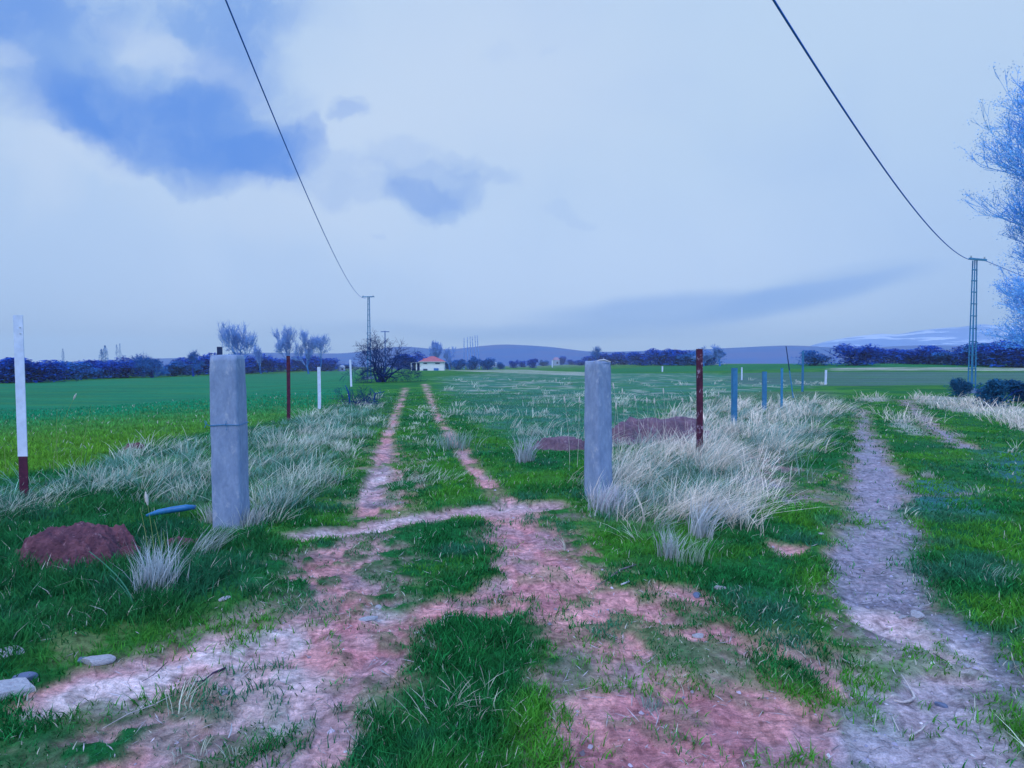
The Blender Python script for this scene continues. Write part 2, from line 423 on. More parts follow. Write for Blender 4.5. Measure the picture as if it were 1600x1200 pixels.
def zfull(x, y, M=None):
    x = np.asarray(x, float); y = np.asarray(y, float)
    r = np.hypot(x, y); near = 1 - S((r - 8) / 30)
    if M is None: M = masks(x, y)
    b = bare_of(M, x, y)
    z = zbase(x, y)
    z = z + near * ((fbm(x * 1.3, y * 1.3, 3, 21) - .5) * .07 + (fbm(x * 5, y * 5, 3, 22) - .5) * .035) * S(r / 2)
    z = z + near * (b * -.035 + b * (fbm(x * 9, y * 9, 4, 23) - .5) * .045 + b * (fbm((x * .77 + y * .64) * 2.0, (-x * .64 + y * .77) * 11, 3, 27) - .5) * .03 + (1 - b) * (fbm(x * 11, y * 11, 2, 24) - .5) * .03)
    z = z + near * .04 * np.clip(M['lushleft'] + M['dryleft'] + M['drygrass'], 0, 1)
    return z
def gz(x, y): return float(zfull(np.array([x]), np.array([y]))[0])
def place(px, py):
    p = at(px, py); p.z = gz(p.x, p.y); return p

def mixc(a, b, m): return a * (1 - m[:, None]) + np.array(b)[None, :] * m[:, None]
C = dict(grass=(.010, .135, .034), grass2=(.045, .20, .028), teal=(.012, .12, .06), soil=(.80, .375, .38), soilred=(.60, .24, .275),
         white=(.84, .68, .70), gravel=(.34, .34, .44), pink=(.62, .44, .47), straw=(.42, .42, .38), brown=(.07, .15, .13), far=(.01, .16, .055),
         wheat=(.004, .18, .085), wheat2=(.085, .215, .018), meadow=(.05, .185, .14), blue=(.05, .19, .25))
def ground_color(x, y, M):
    n1 = fbm(x * .9, y * .9, 4, 31); n2 = fbm(x * 6, y * 6, 4, 32); n3 = fbm(x * 22, y * 22, 3, 33)
    r = np.hypot(x, y)
    c = np.zeros((len(x), 3)) + np.array(C['grass'])
    c = mixc(c, C['grass2'], S((n1 - .4) / .25))
    lf = M['leftfield'] if 'leftfield' in M else 0
    c = mixc(c, C['wheat'], lf)
    near = 1 - S((r - 13) / 20)
    rows = fbm(x * .35 + y * .1, y * 1.6, 4, 34)
    c = mixc(c, C['wheat2'], lf * (near * .75 + .25 * S((rows - .45) / .2)))
    mead = S((fbm(x * .5, y * 1.2, 4, 35) - .35) / .3)
    c = mixc(c, C['meadow'], M['meadow'] * (.45 + .5 * mead))
    c = mixc(c, C['straw'], M['meadow'] * S((fbm(x * .9, y * .7, 4, 36) - .60) / .09) * .55)
    c = mixc(c, C['brown'], M['brown'] * (.6 + .4 * S((rows - .35) / .3)))
    c = mixc(c, C['far'], M['farfield'])
    c = mixc(c, C['straw'], M['drypale'] * (.25 + .6 * S((fbm(x * .25, y * .6, 4, 77) - .38) / .2)))
    c = mixc(c, C['blue'], M['bluepatch'] * .75)
    c = mixc(c, (.14, .19, .14), np.clip(M['drygrass'] + M['dryleft'] * .7, 0, 1) * .6)
    b = bare_of(M, x, y)
    s = np.zeros((len(x), 3)) + np.array(C['soil'])
    s = s * (.82 + .4 * n2)[:, None]
    s = mixc(s, C['soilred'], M['red'] * (.2 + .6 * S((n2 - .42) / .2)))
    s = mixc(s, C['soilred'], S((fbm(x * 2.4, y * 2.4, 4, 37) - .56) / .12) * .55)
    s = mixc(s, (.36, .28, .34), S((fbm(x * 3.1, y * 3.1, 4, 47) - .55) / .1) * .45 * (1 - M['white']))
    s = mixc(s, C['pink'], S((fbm(x * 1.7, y * 1.7, 4, 38) - .5) / .15) * .5)
    s = mixc(s, C['gravel'], M['gravel'] * (.75 + .25 * n3))
    s = mixc(s, (.74, .62, .66), M['pinkgravel'] * (.95 - .4 * n2))
    s = mixc(s, C['gravel'], M['pinkgravel'] * S((fbm(x * 1.5, y * 1.5, 4, 41) - .54) / .12) * .5)
    s = mixc(s, C['pink'], M['cross'] * .7)
    s = mixc(s, C['white'], M['white'] * (.45 + .45 * S((n2 - .35) / .25)))
    s = mixc(s, (.15, .14, .19), M['half'] * (1 - M['soil']) * S((fbm(x * 4, y * 4, 4, 39) - .45) / .15) * .6)
    c = c * (1 - b[:, None]) + s * b[:, None]
    c = c * (1 + .5 * (fbm(x * .10 + 3, y * .45, 4, 72) - .5) * S((r - 14) / 10) * (1 - b))[:, None]
    # damp dark grains
    c = c * (1 - .35 * S((n3 - .6) / .12) * (1 - S((r - 10) / 20)))[:, None]
    return c

# ------------------------------------------------------------------ ground sheet
def ground():
    NR, A = 1000, 860
    rr = np.concatenate([np.linspace(.15, .9, 8)[:-1], np.geomspace(.9, 320, NR), np.geomspace(330, 3000, 40)])
    af = np.linspace(-R(60), R(60), A); ab = np.linspace(R(60), R(300), 60)[1:-1]
    aa = np.concatenate([af, ab]); na = len(aa); nr = len(rr)
    RR, AA = np.meshgrid(rr, aa, indexing='ij')
    x = (RR * np.sin(AA)).ravel(); y = (RR * np.cos(AA)).ravel()
    x = np.append(x, 0.0); y = np.append(y, 0.0)
    M = masks(x, y); z = zfull(x, y, M); col = np.column_stack([ground_color(x, y, M), bare_of(M, x, y)])
    i = np.arange(nr - 1)[:, None] * na; j = np.arange(na)[None, :]; jn = (j + 1) % na
    q = np.stack([i + j, i + na + j, i + na + jn, i + jn], -1).reshape(-1, 4)[:, ::-1]
    c = len(x) - 1
    tri = np.stack([np.full(na, c), np.arange(na), (np.arange(na) + 1) % na], -1)[:, ::-1]
    me = raw_mesh('ground', np.stack([x, y, z], -1), [q, tri], True, col)
    m = bpy.data.materials.new('ground_soil_and_turf'); m.use_nodes = True; t = NT(m.node_tree); b = t.n['Principled BSDF']
    at_ = t.add('ShaderNodeAttribute', attribute_name='col')
    pos = t.add('ShaderNodeNewGeometry').outputs['Position']
    bare = at_.outputs['Alpha']
    na_ = t.noise(pos, 26, 7, .68).outputs[0]; nb_ = t.noise(pos, 140, 4, .6).outputs[0]; nc_ = t.noise(pos, 3.2, 5, .6).outputs[0]
    k = t.math('MULTIPLY', t.ramp(na_, .3, .72, .55, 1.42, False), t.ramp(nb_, .3, .7, .78, 1.22, False))
    k = t.math('MULTIPLY', k, t.ramp(nc_, .3, .7, .82, 1.18, False))
    # drag marks and wheel streaks in the bare soil
    mp = t.add('ShaderNodeMapping', inp={'Vector': pos, 'Rotation': (0, 0, R(40)), 'Scale': (2.2, 15, 4)}).outputs[0]
    st = t.noise(mp, 1.6, 6, .65, .8).outputs[0]
    # drying cracks and clods
    wv = t.add('ShaderNodeVectorMath', operation='ADD', inp={0: pos, 1: t.add('ShaderNodeVectorMath', operation='SCALE', inp={0: t.noise(pos, 9, 3).outputs['Color'], 'Scale': .16}).outputs[0]}).outputs[0]
    vo = t.add('ShaderNodeTexVoronoi', feature='DISTANCE_TO_EDGE', inp={'Vector': wv, 'Scale': 5.5}).outputs['Distance']
    crk = t.math('MULTIPLY', t.ramp(vo, .035, .0), t.ramp(nc_, .46, .58))
    vp = t.add('ShaderNodeTexVoronoi', inp={'Vector': pos, 'Scale': 34.0}).outputs['Distance']
    ks = t.math('MULTIPLY', t.ramp(st, .32, .66, .74, 1.24, False), t.math('SUBTRACT', 1.0, t.math('MULTIPLY', crk, .12)))
    ks = t.math('MULTIPLY', ks, t.ramp(vp, .08, .5, 1.12, .90, False))
    kb = t.math('ADD', 1.0, t.math('MULTIPLY', t.math('SUBTRACT', ks, 1.0), bare))
    k = t.math('MULTIPLY', k, kb)
    kc = t.add('ShaderNodeCombineXYZ', inp={0: k, 1: k, 2: k}).outputs[0]
    colr = t.mix(1.0, at_.outputs['Color'], kc, 'MULTIPLY')
    # bleached grains and straw chaff
    sp = t.noise(pos, 75, 3, .5).outputs[0]
    colr = t.mix(t.math('MULTIPLY', t.math('MULTIPLY', t.ramp(sp, .66, .74), bare), .55), colr, (.62, .54, .60))
    t.l.new(colr, b.inputs['Base Color']); b.inputs['Roughness'].default_value = 1.0
    b.inputs['Specular IOR Level'].default_value = .12
    hb = t.math('ADD', na_, t.math('MULTIPLY', nb_, .4))
    hb = t.math('ADD', hb, t.math('MULTIPLY', t.math('SUBTRACT', t.math('MULTIPLY', st, 1.2), t.math('MULTIPLY', crk, .45)), bare))
    bmp = t.add('ShaderNodeBump', inp={'Height': hb, 'Strength': .8, 'Distance': .03})
    t.l.new(bmp.outputs[0], b.inputs['Normal'])
    o = link('ground', me, m)
    tag(o, 'grassy farm ground with bare pinkish soil wheel tracks and a gravel lane', 'ground', kind='structure')
ground()

# ------------------------------------------------------------------ grass
def vmat(name, rough=.8, vary=.25, transl=.25):
    m = bpy.data.materials.new(name); m.use_nodes = True; t = NT(m.node_tree); b = t.n['Principled BSDF']
    a = t.add('ShaderNodeAttribute', attribute_name='col')
    pos = t.add('ShaderNodeNewGeometry').outputs['Position']
    n = t.noise(pos, 6, 3).outputs[0]
    k = t.ramp(n, .3, .7, 1 - vary, 1 + vary, False)
    kc = t.add('ShaderNodeCombineXYZ', inp={0: k, 1: k, 2: k}).outputs[0]
    c = t.mix(1.0, a.outputs['Color'], kc, 'MULTIPLY')
    t.l.new(c, b.inputs['Base Color']); b.inputs['Roughness'].default_value = rough; b.inputs['Specular IOR Level'].default_value = .15
    if transl:
        tr = t.add('ShaderNodeBsdfTranslucent', inp={'Color': c})
        mx = t.add('ShaderNodeMixShader', inp={0: transl, 1: b.outputs[0], 2: tr.outputs[0]})
        t.l.new(mx.outputs[0], t.n['Material Output'].inputs[0])
    return m
M_grass = vmat('green_grass'); M_dry = vmat('dry_straw_grass', .85, .15, .3)

def blades(name, x, y, h, wd, col, leanx=0.0, leany=0.0, lean=.35, nseg=2, tipcol=None, z=None, curl=1.6):
    n = len(x)
    if z is None: z = zfull(x, y)
    base = np.stack([x, y, z - .008], -1)
    az = rng.random(n) * 2 * math.pi
    sdv = np.stack([np.cos(az), np.sin(az), np.zeros(n)], -1)
    lx = leanx + rng.normal(0, lean, n); ly = leany + rng.normal(0, lean, n)
    V = []; Cc = []
    col = np.asarray(col)
    for s in range(nseg + 1):
        t = s / nseg
        off = np.stack([lx * h * t ** curl, ly * h * t ** curl, h * t * (1 - .18 * np.hypot(lx, ly) * t)], -1)
        p = base + off
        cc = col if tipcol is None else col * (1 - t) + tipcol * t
        if s < nseg:
            ww = (wd * (1 - .55 * t) / 2)[:, None]
            V += [p - sdv * ww, p + sdv * ww]; Cc += [cc, cc]
        else: V.append(p); Cc.append(cc)
    k = len(V)
    co = np.stack(V, 1).reshape(-1, 3); cc = np.stack(Cc, 1).reshape(-1, 3)
    b = (np.arange(n) * k)[:, None]
    F_ = [b + np.array([[2 * s, 2 * s + 1, 2 * s + 3, 2 * s + 2]]) for s in range(nseg - 1)]
    F_.append(b + np.array([[k - 3, k - 2, k - 1]]))
    return raw_mesh(name, co, F_, False, cc)

def scatter(n, r0, r1, a0=-55, a1=55, power=0.0):
    r = r0 * (r1 / r0) ** rng.random(n); a = R(a0) + rng.random(n) * R(a1 - a0)
    return r * np.sin(a), r * np.cos(a), r
def jit(c, n, s=.25):
    return np.array(c)[None, :] * (1 + rng.normal(0, s, (n, 1))).clip(.35, 1.9)

def green_grass():
    n = 730000
    x, y, r = scatter(n, 1.35, 38)
    M = masks(x, y); b = bare_of(M, x, y)
    clump = fbm(x * 3.5, y * 3.5, 4, 51)
    p = (1 - b) ** 1.5 * (.30 + 1.0 * S((clump - .36) / .25))
    p = p * (1 - .93 * np.maximum(M['cross'], M['rut']))
    p = p * (1 - .55 * M['leftfield'] * S((r - 9) / 12)) * (1 - S((r - 22) / 15))
    p = p * (1 - .35 * M['half']) * (1 - .6 * M['drygrass']) * (1 - .7 * M['drypale']) * (1 - .3 * M['brown'])
    p = np.maximum(p, .035 * (r < 9) * S((clump - .5) / .1))
    k = rng.random(n) < p
    x, y, r, b, clump = x[k], y[k], r[k], b[k], clump[k]; M = {q: v[k] for q, v in M.items()}; n = len(x)
    h = (.022 + .046 * clump) * (1 + .30 * M['lush'] + 1.1 * M['lushleft'] + .8 * M['dryleft'] + .6 * M['drygrass']) * (.6 + .8 * rng.random(n))
    h = h * (1 - .4 * M['half'])
    h = np.where(M['leftfield'] > .5, np.maximum(h, .10), h)
    wd = (.0030 + .0010 * r) * (.7 + .6 * rng.random(n))
    c = jit(C['grass'], n, .35)
    pn = fbm(x * 1.1, y * 1.1, 3, 52)
    c = mixc(c, (.055, .235, .026), S((pn - .42) / .2) * (1 - .7 * M['lushleft']))
    c = mixc(c, (.03, .15, .10), S((fbm(x * 2, y * 2, 3, 53) - .55) / .15) * .7)
    c = mixc(c, (.01, .105, .04), M['lushleft'] * .6)
    c = mixc(c, C['wheat'], M['leftfield'] * .95)
    c = mixc(c, C['wheat2'], M['leftfield'] * (1 - S((r - 13) / 12)) * .95)
    c = c * (1 + .35 * M['leftfield'] * (.5 + fbm(x * .5, y * 1.5, 3, 71)) + .35 * M['meadow'])[:, None]
    c = mixc(c, C['meadow'], M['meadow'] * .7)
    c = mixc(c, (.09, .20, .17), np.clip(M['dryleft'] + M['drygrass'], 0, 1) * .45)
    c = c * (1 + rng.normal(0, .22, (n, 1))).clip(.4, 1.8)
    straw = rng.random(n) < (.02 + .06 * M['half'] + .04 * b)
    c[straw] = jit(C['straw'], int(straw.sum()), .2)
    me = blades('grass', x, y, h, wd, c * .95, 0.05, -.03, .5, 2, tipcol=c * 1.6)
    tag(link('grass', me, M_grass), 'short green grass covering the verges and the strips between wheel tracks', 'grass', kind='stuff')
green_grass()

def dry_grass():
    LY = []; X = []; Y = []; Hh = []; W_ = []; Cc = []; LX = []
    # tufts: clusters of stems around tuft centres
    def tufts(nt, zone, dens, hmin, hmax, r0, r1, a0, a1, stems, rad, colr, thr=.5, lx=.45):
        x, y, r = scatter(nt, r0, r1, a0, a1)
        M = masks(x, y)
        if callable(zone): p = zone(M, x, y)
        else: p = M[zone]
        k = rng.random(nt) < p * dens
        x, y, r = x[k], y[k], r[k]
        for i in range(len(x)):
            s = int(stems * (.5 + rng.random()) * min(1.0, 9 / r[i] + .25)); sc = .55 + .9 * rng.random()
            ox = rng.normal(0, rad * sc, s); oy = rng.normal(0, rad * sc, s)
            X.append(x[i] + ox); Y.append(y[i] + oy)
            Hh.append((hmin + (hmax - hmin) * rng.random(s) ** 1.3) * sc)
            W_.append((.0018 + .0008 * r[i]) * (.6 + .7 * rng.random(s)))
            cc = np.array(colr) * (.8 + .4 * rng.random()); Cc.append(cc[None, :] * (1 + rng.normal(0, .16, (s, 1))))
            LX.append(np.full(s, lx + rng.normal(0, .42)) + .5 * ox / rad * .5); LY.append(np.full(s, -.10 + rng.normal(0, .38)) + .25 * oy / rad)
    straw = (.90, .80, .70); blue_straw = (.72, .74, .64)
    tufts(4200, lambda M, x, y: M['drygrass'] * (.10 + .90 * S((fbm(x * 1.5, y * 1.5, 3, 66) - .46) / .12)), .45, .08, .42, 5.6, 26, 2, 34, 28, .085, straw)
    tufts(2600, 'drygrass', .25, .10, .36, 5.6, 26, 2, 34, 26, .10, (.30, .44, .40))
    tufts(3400, lambda M, x, y: M['dryleft'] * S((fbm(x * 1.1, y * 1.1, 3, 61) - .44) / .12), .5, .08, .30, 5, 30, -46, -8, 26, .08, blue_straw, lx=.35)
    tufts(2600, 'dryleft', .45, .08, .26, 5, 30, -46, -8, 22, .09, (.22, .44, .36), lx=.2)
    tufts(2600, lambda M, x, y: M['meadow'] * S((fbm(x * .7, y * .7, 3, 62) - .48) / .1), .35, .08, .28, 9, 60, -10, 32, 26, .12, blue_straw, lx=.2)
    tufts(900, lambda M, x, y: (1 - bare_of(M, x, y)) * (1 - M['leftfield']) * S((fbm(x * .8, y * .8, 3, 63) - .52) / .1), .30, .06, .17, 2.5, 30, -46, 46, 16, .05, blue_straw, lx=.1)
    tufts(700, lambda M, x, y: S(1 - np.abs(x + .145 * y * 1.0) / .55) * (y > 7.5), .35, .05, .14, 7.5, 26, -14, 0, 20, .10, blue_straw, lx=.1)
    tufts(1400, 'drypale', .9, .15, .4, 18, 60, 10, 42, 22, .2, straw, lx=.1)
    x = np.concatenate(X); y = np.concatenate(Y); h = np.concatenate(Hh); wd = np.concatenate(W_); c = np.concatenate(Cc); lx = np.concatenate(LX); ly = np.concatenate(LY)
    print('dry stems', len(x))
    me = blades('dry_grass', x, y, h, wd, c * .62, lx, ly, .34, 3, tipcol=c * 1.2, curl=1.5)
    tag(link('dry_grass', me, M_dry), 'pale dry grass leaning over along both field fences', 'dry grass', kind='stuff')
dry_grass()

# ------------------------------------------------------------------ plain materials
def pmat(name, c1, c2, scale=8, rough=.8, bump=.3, dist=.01, metal=0, coord='Object', c3=None, thr3=(.6, .7), stretch=(1, 1, 1)):
    m = bpy.data.materials.new(name); m.use_nodes = True; t = NT(m.node_tree); b = t.n['Principled BSDF']
    co = t.add('ShaderNodeTexCoord').outputs[coord]
    mp = t.add('ShaderNodeMapping', inp={'Vector': co, 'Scale': stretch}).outputs[0]
    n = t.noise(mp, scale, 6, .6).outputs[0]; n2 = t.noise(mp, scale * 5, 4, .6).outputs[0]
    c = t.mix(t.ramp(n, .35, .65), c1, c2)
    c = t.mix(t.ramp(n2, .3, .75, 0, .35), c, tuple(v * .6 for v in c2))
    if c3: c = t.mix(t.ramp(t.noise(mp, scale * 1.7, 6, .7).outputs[0], *thr3), c, c3)
    t.l.new(c, b.inputs['Base Color']); b.inputs['Roughness'].default_value = rough; b.inputs['Metallic'].default_value = metal
    b.inputs['Specular IOR Level'].default_value = .25
    if bump:
        bp = t.add('ShaderNodeBump', inp={'Height': t.math('ADD', n, t.math('MULTIPLY', n2, .5)), 'Strength': bump, 'Distance': dist})
        t.l.new(bp.outputs[0], b.inputs['Normal'])
    return m
M_conc = pmat('weathered_concrete', (.27, .35, .52), (.20, .275, .44), 4, .95, .7, .012, c3=(.36, .41, .53), thr3=(.55, .72), stretch=(2, 2, 1.0))
M_rust = pmat('rusty_steel', (.11, .022, .055), (.055, .014, .04), 14, .9, .5, .004, c3=(.20, .07, .09), thr3=(.6, .68))
M_rustflake = pmat('rusty_steel_with_flaked_paint', (.10, .02, .05), (.05, .012, .035), 14, .85, .5, .004, c3=(.30, .22, .30), thr3=(.55, .62), stretch=(1, 1, .5))
M_wpaint = pmat('white_painted_steel', (.66, .74, .92), (.55, .65, .88), 3, .45, .15, .002)
M_bpaint = pmat('blue_grey_painted_steel', (.05, .22, .42), (.03, .16, .34), 6, .6, .2, .003)
M_gsteel = pmat('galvanised_steel', (.05, .27, .50), (.035, .20, .42), 6, .5, .1, .002)
M_dark = pmat('dark_steel', (.02, .05, .14), (.015, .03, .1), 9, .7, .2, .002)
M_wire = pmat('dark_cable_sheath', (.01, .16, .75), (.015, .18, .80), 9, .6, 0)
M_bark = pmat('dark_bluish_bark', (.008, .06, .34), (.005, .04, .24), 6, .95, .4, .02)
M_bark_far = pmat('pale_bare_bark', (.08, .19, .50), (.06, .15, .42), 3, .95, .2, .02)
M_soil = pmat('dug_red_soil', (.20, .082, .11), (.10, .042, .065), 9, 1, 1.0, .04, c3=(.26, .14, .17), thr3=(.58, .66))
M_soil2 = pmat('dry_purplish_soil', (.20, .125, .17), (.13, .085, .13), 7, 1, .8, .04, c3=(.28, .21, .25), thr3=(.55, .66))
M_stone = pmat('pale_stone', (.56, .56, .62), (.40, .41, .48), 5, .95, .7, .02, c3=(.36, .30, .34), thr3=(.52, .66))
M_stoned = pmat('blue_grey_stone', (.16, .20, .32), (.11, .15, .26), 9, .9, .4, .01)
M_twig = pmat('weathered_grey_wood', (.62, .56, .56), (.36, .31, .34), 20, .9, .4, .003)
M_twigg = pmat('grey_brown_bark_twig', (.26, .23, .26), (.06, .05, .08), 12, .9, .4, .003)
M_twigd = pmat('dark_dead_wood', (.04, .025, .06), (.08, .05, .10), 20, .9, .4, .003)
M_wall = pmat('whitewashed_wall', (.80, .84, .88), (.70, .75, .82), 1.5, .9, .1, .01)
M_roof = pmat('red_clay_tiles', (.50, .16, .20), (.38, .11, .16), 3, .9, .3, .03, stretch=(1, 1, 3))
M_glass = pmat('dark_window_glass', (.03, .05, .14), (.02, .035, .1), 2, .15, 0)
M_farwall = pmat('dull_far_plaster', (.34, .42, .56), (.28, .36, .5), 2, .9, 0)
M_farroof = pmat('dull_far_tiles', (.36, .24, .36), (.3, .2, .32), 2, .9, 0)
M_insul = pmat('white_porcelain', (.5, .55, .6), (.45, .5, .56), 4, .3, 0)

# ------------------------------------------------------------------ concrete gate posts
def concrete_post(size, height, seed, notch=False):
    """irregular cast post: loops of a chamfered square, roughened"""
    r_ = np.random.default_rng(seed)
    nz = 44; ring = []
    c = size / 2; ch = .022; k = 5
    pts = []
    for sx, sy in ((1, 1), (-1, 1), (-1, -1), (1, -1)):
        a0 = math.atan2(sy, sx) - math.pi / 4
        for i in range(3):
            a = a0 + i * math.pi / 4
            pts.append((sx * (c - ch) + ch * math.cos(a), sy * (c - ch) + ch * math.sin(a)))
    dense = []
    for i in range(len(pts)):
        p, q = pts[i], pts[(i + 1) % len(pts)]
        d = math.dist(p, q); m = max(1, int(d / .03))
        for j in range(m): dense.append((p[0] + (q[0] - p[0]) * j / m, p[1] + (q[1] - p[1]) * j / m))
    D = np.array(dense); nr = len(D)
    V = []
    for i in range(nz + 1):
        t = i / nz; z = -.35 + (height + .35) * t
        s = 1.06 - .07 * t
        wob = (fbm(D[:, 0] * 18 + seed, D[:, 1] * 18 + z * 5, 3, seed) - .5) * .016
        nrm = D / np.linalg.norm(D, axis=1, keepdims=True)
        P = D * s + nrm * wob[:, None]
        zz = np.full(nr, z)
        if i >= nz - 1:
            P = P * (.985 if i == nz - 1 else .94); zz = zz + (fbm(D[:, 0] * 14, D[:, 1] * 14, 3, seed + 3) - .5) * .05
            if notch and i >= nz - 1:
                hit = (D[:, 0] < .06) & (D[:, 0] > -.05) & (D[:, 1] < 0); zz[hit] -= .035
        V.append(np.column_stack([P, zz]))
    top = V[-1].mean(0) + np.array([0, 0, .012]); V = np.concatenate(V + [top[None, :]])
    i = np.arange(nz)[:, None] * nr; j = np.arange(nr)[None, :]; jn = (j + 1) % nr
    q = np.stack([i + j, i + jn, i + nr + jn, i + nr + j], -1).reshape(-1, 4)
    cidx = len(V) - 1
    tri = np.stack([nz * nr + np.arange(nr), nz * nr + (np.arange(nr) + 1) % nr, np.full(nr, cidx)], -1)
    return raw_mesh('post_body', V, [q, tri], False)

p = place(362, 824)
t = empty('concrete_gate_post', p, R(4)); t.rotation_euler.x = R(-.5); t.rotation_euler.y = R(-.7)
tag(t, 'square grey concrete gate post left of the wheel tracks, with a wire tied round it', 'post', 'gate posts')
link('post_body', concrete_post(.245, 1.57, 3), M_conc, t)
wb = MB(); wpts = []
for i in range(25):
    a = i / 24 * 2 * math.pi; cx = max(-1, min(1, 1.35 * math.cos(a))) * .131; cy = max(-1, min(1, 1.35 * math.sin(a))) * .131
    wpts.append((cx, cy, .945 + .004 * math.sin(3 * a)))
wb.tube(wpts, .0035, 5); wb.tube([(-.131, -.12, .945), (-.15, -.15, .965), (-.155, -.14, .99), (-.135, -.15, .975), (-.15, -.16, .93)], .003, 5)
wb.tube([(.02, -.137, .945), (.03, -.145, .97), (.028, -.14, .985)], .003, 5); wb.tube([(.03, -.14, .945), (.035, -.145, .91), (.03, -.14, .90)], .003, 5)
wb.build('tie_wire', M_gsteel, t)
p = place(935, 777)
t = empty('concrete_gate_post', p, R(36)); t.rotation_euler.y = R(-.8)
tag(t, 'square grey concrete gate post with a chipped top, in dry grass right of the tracks', 'post', 'gate posts')
link('post_body', concrete_post(.222, 1.52, 8, True), M_conc, t)
cp = MB(); cp.tube([(-.11, -.06, 1.515), (-.06, -.09, 1.532), (.0, -.10, 1.536), (.05, -.112, 1.52), (.075, -.13, 1.515)], [.006, .012, .014, .010, .004], 6)
cp.tube([(.06, -.03, 1.52), (.062, -.03, 1.56)], .003, 5)
cp.build('mortar_flake', M_stone, t)

# ------------------------------------------------------------------ fence stakes (steel angles)
def angle_mesh(name, h, a=.07, th=.007, bend=0.0, segs=10, z0=-.3):
    m = MB(); prof = [(0, 0), (a, 0), (a, th), (th, th), (th, a * .8), (0, a * .8)]
    prof = [(x - a / 2, y - a * .2) for x, y in prof]
    b = 0
    for i in range(segs + 1):
        tt = i / segs; z = z0 + (h - z0) * tt; off = bend * math.sin(tt * math.pi)
        for x, y in prof: m.v.append(Vector((x + off, y, z)))
    k = 6
    for i in range(segs):
        for j in range(k): m.f.append([i * k + j, i * k + (j + 1) % k, (i + 1) * k + (j + 1) % k, (i + 1) * k + j])
    m.f.append([segs * k + j for j in range(k)]); m.f.append([j for j in range(k)][::-1])
    return m.mesh(name)
def stake(px, py, top, wpx, mat_, label, rz=0.0, lean=0.0, bolts=0, grp='fence stakes', rusty_foot=0.0, wmin=.03):
    p = place(px, py); d = p.y; h = (py - top) / F * d
    a = max(wpx / F * d, wmin)
    t = empty('fence_stake', p, rz); t.rotation_euler.y = lean
    tag(t, label, 'fence stake', grp)
    if rusty_foot:
        link('rusty_foot', angle_mesh('rusty_foot', rusty_foot, a * .92, .008, 0), M_rust, t)
        link('painted_shaft', angle_mesh('painted_shaft', h, a, .007, 0, z0=rusty_foot), mat_, t)
    else:
        link('shaft', angle_mesh('shaft', h, a, .007, .006), mat_, t)
    for i in range(bolts):
        b = MB(); zb = h - .13 - i * .065
        b.tube([(a * .22, -a * .2 - .001, zb), (a * .22, -a * .2 - .006, zb)], .008, 8)
        b.build('bolt', M_insul, t)
    return t
stake(40, 787, 499, 15, M_wpaint, 'tall white painted steel stake with a rusty foot in the grass at far left', 0, R(-.4), 2, rusty_foot=.46)
stake(451, 657, 556, 5.5, M_rust, 'dark rusty steel stake between the left concrete post and the short white stake', R(8), R(.4))
stake(499, 639, 573, 5, M_wpaint, 'short white stake right of the rusty one, at the edge of the left field', R(10))
stake(549, 604, 562, 3.2, M_wpaint, 'thin white stake behind the heap of dark brushwood', R(-10), R(-1.8))
stake(346, 700, 543, 8, M_dark, 'dark steel stake whose tip shows above the left concrete post', R(12))
stake(1093, 722, 550, 9, M_rustflake, 'rusty stake with flaking white paint rising from dry grass right of the gate', R(-6), R(-.6))
stake(1147, 672, 577, 7.5, M_bpaint, 'broad blue-grey stake just right of the flaking rusty stake', R(5))
stake(1194, 644, 582, 6, M_bpaint, 'second blue-grey stake, darker and shorter, farther along the right fence', R(-5))
stake(1221, 640, 576, 3, M_gsteel, 'thin pale grey stake beyond the two blue-grey stakes', R(0))
stake(1254, 612, 548, 2.6, M_bpaint, 'thin tall faint blue stake among the dry grass tops', R(12), wmin=.05)
stake(1290, 601, 578, 2.6, M_wpaint, 'short bright white stake at the end of the right fence, before the brown field', R(4), R(1.5))
stake(1159, 594, 574, 1.8, M_wpaint, 'small white stake in the field behind the broad blue-grey stake', 0)
stake(1035, 581, 572, 2, M_wpaint, 'tiny white marker stake in the far meadow below the dark hedge', 0)
stake(863, 574, 563, 1.6, M_wpaint, 'tiny white marker stake in the far field left of the right concrete post', 0)
# leaning wooden pole of the right fence
p = place(1240, 622); t = empty('leaning_pole', p, 0); d = p.y
tag(t, 'slender leaning pole, dark at the top and pale below, in the right fence line', 'pole')
q1 = Vector(((1227 - 1240) / F * d, 0, (622 - 541) / F * d)); q0 = Vector((0, 0, -.1)); qm = q0.lerp(q1, .55)
MB().tube([q0, qm], [.028, .024], 6).build('pale_section', M_gsteel, t)
MB().tube([qm, q1], [.024, .018], 6).build('dark_section', M_dark, t)

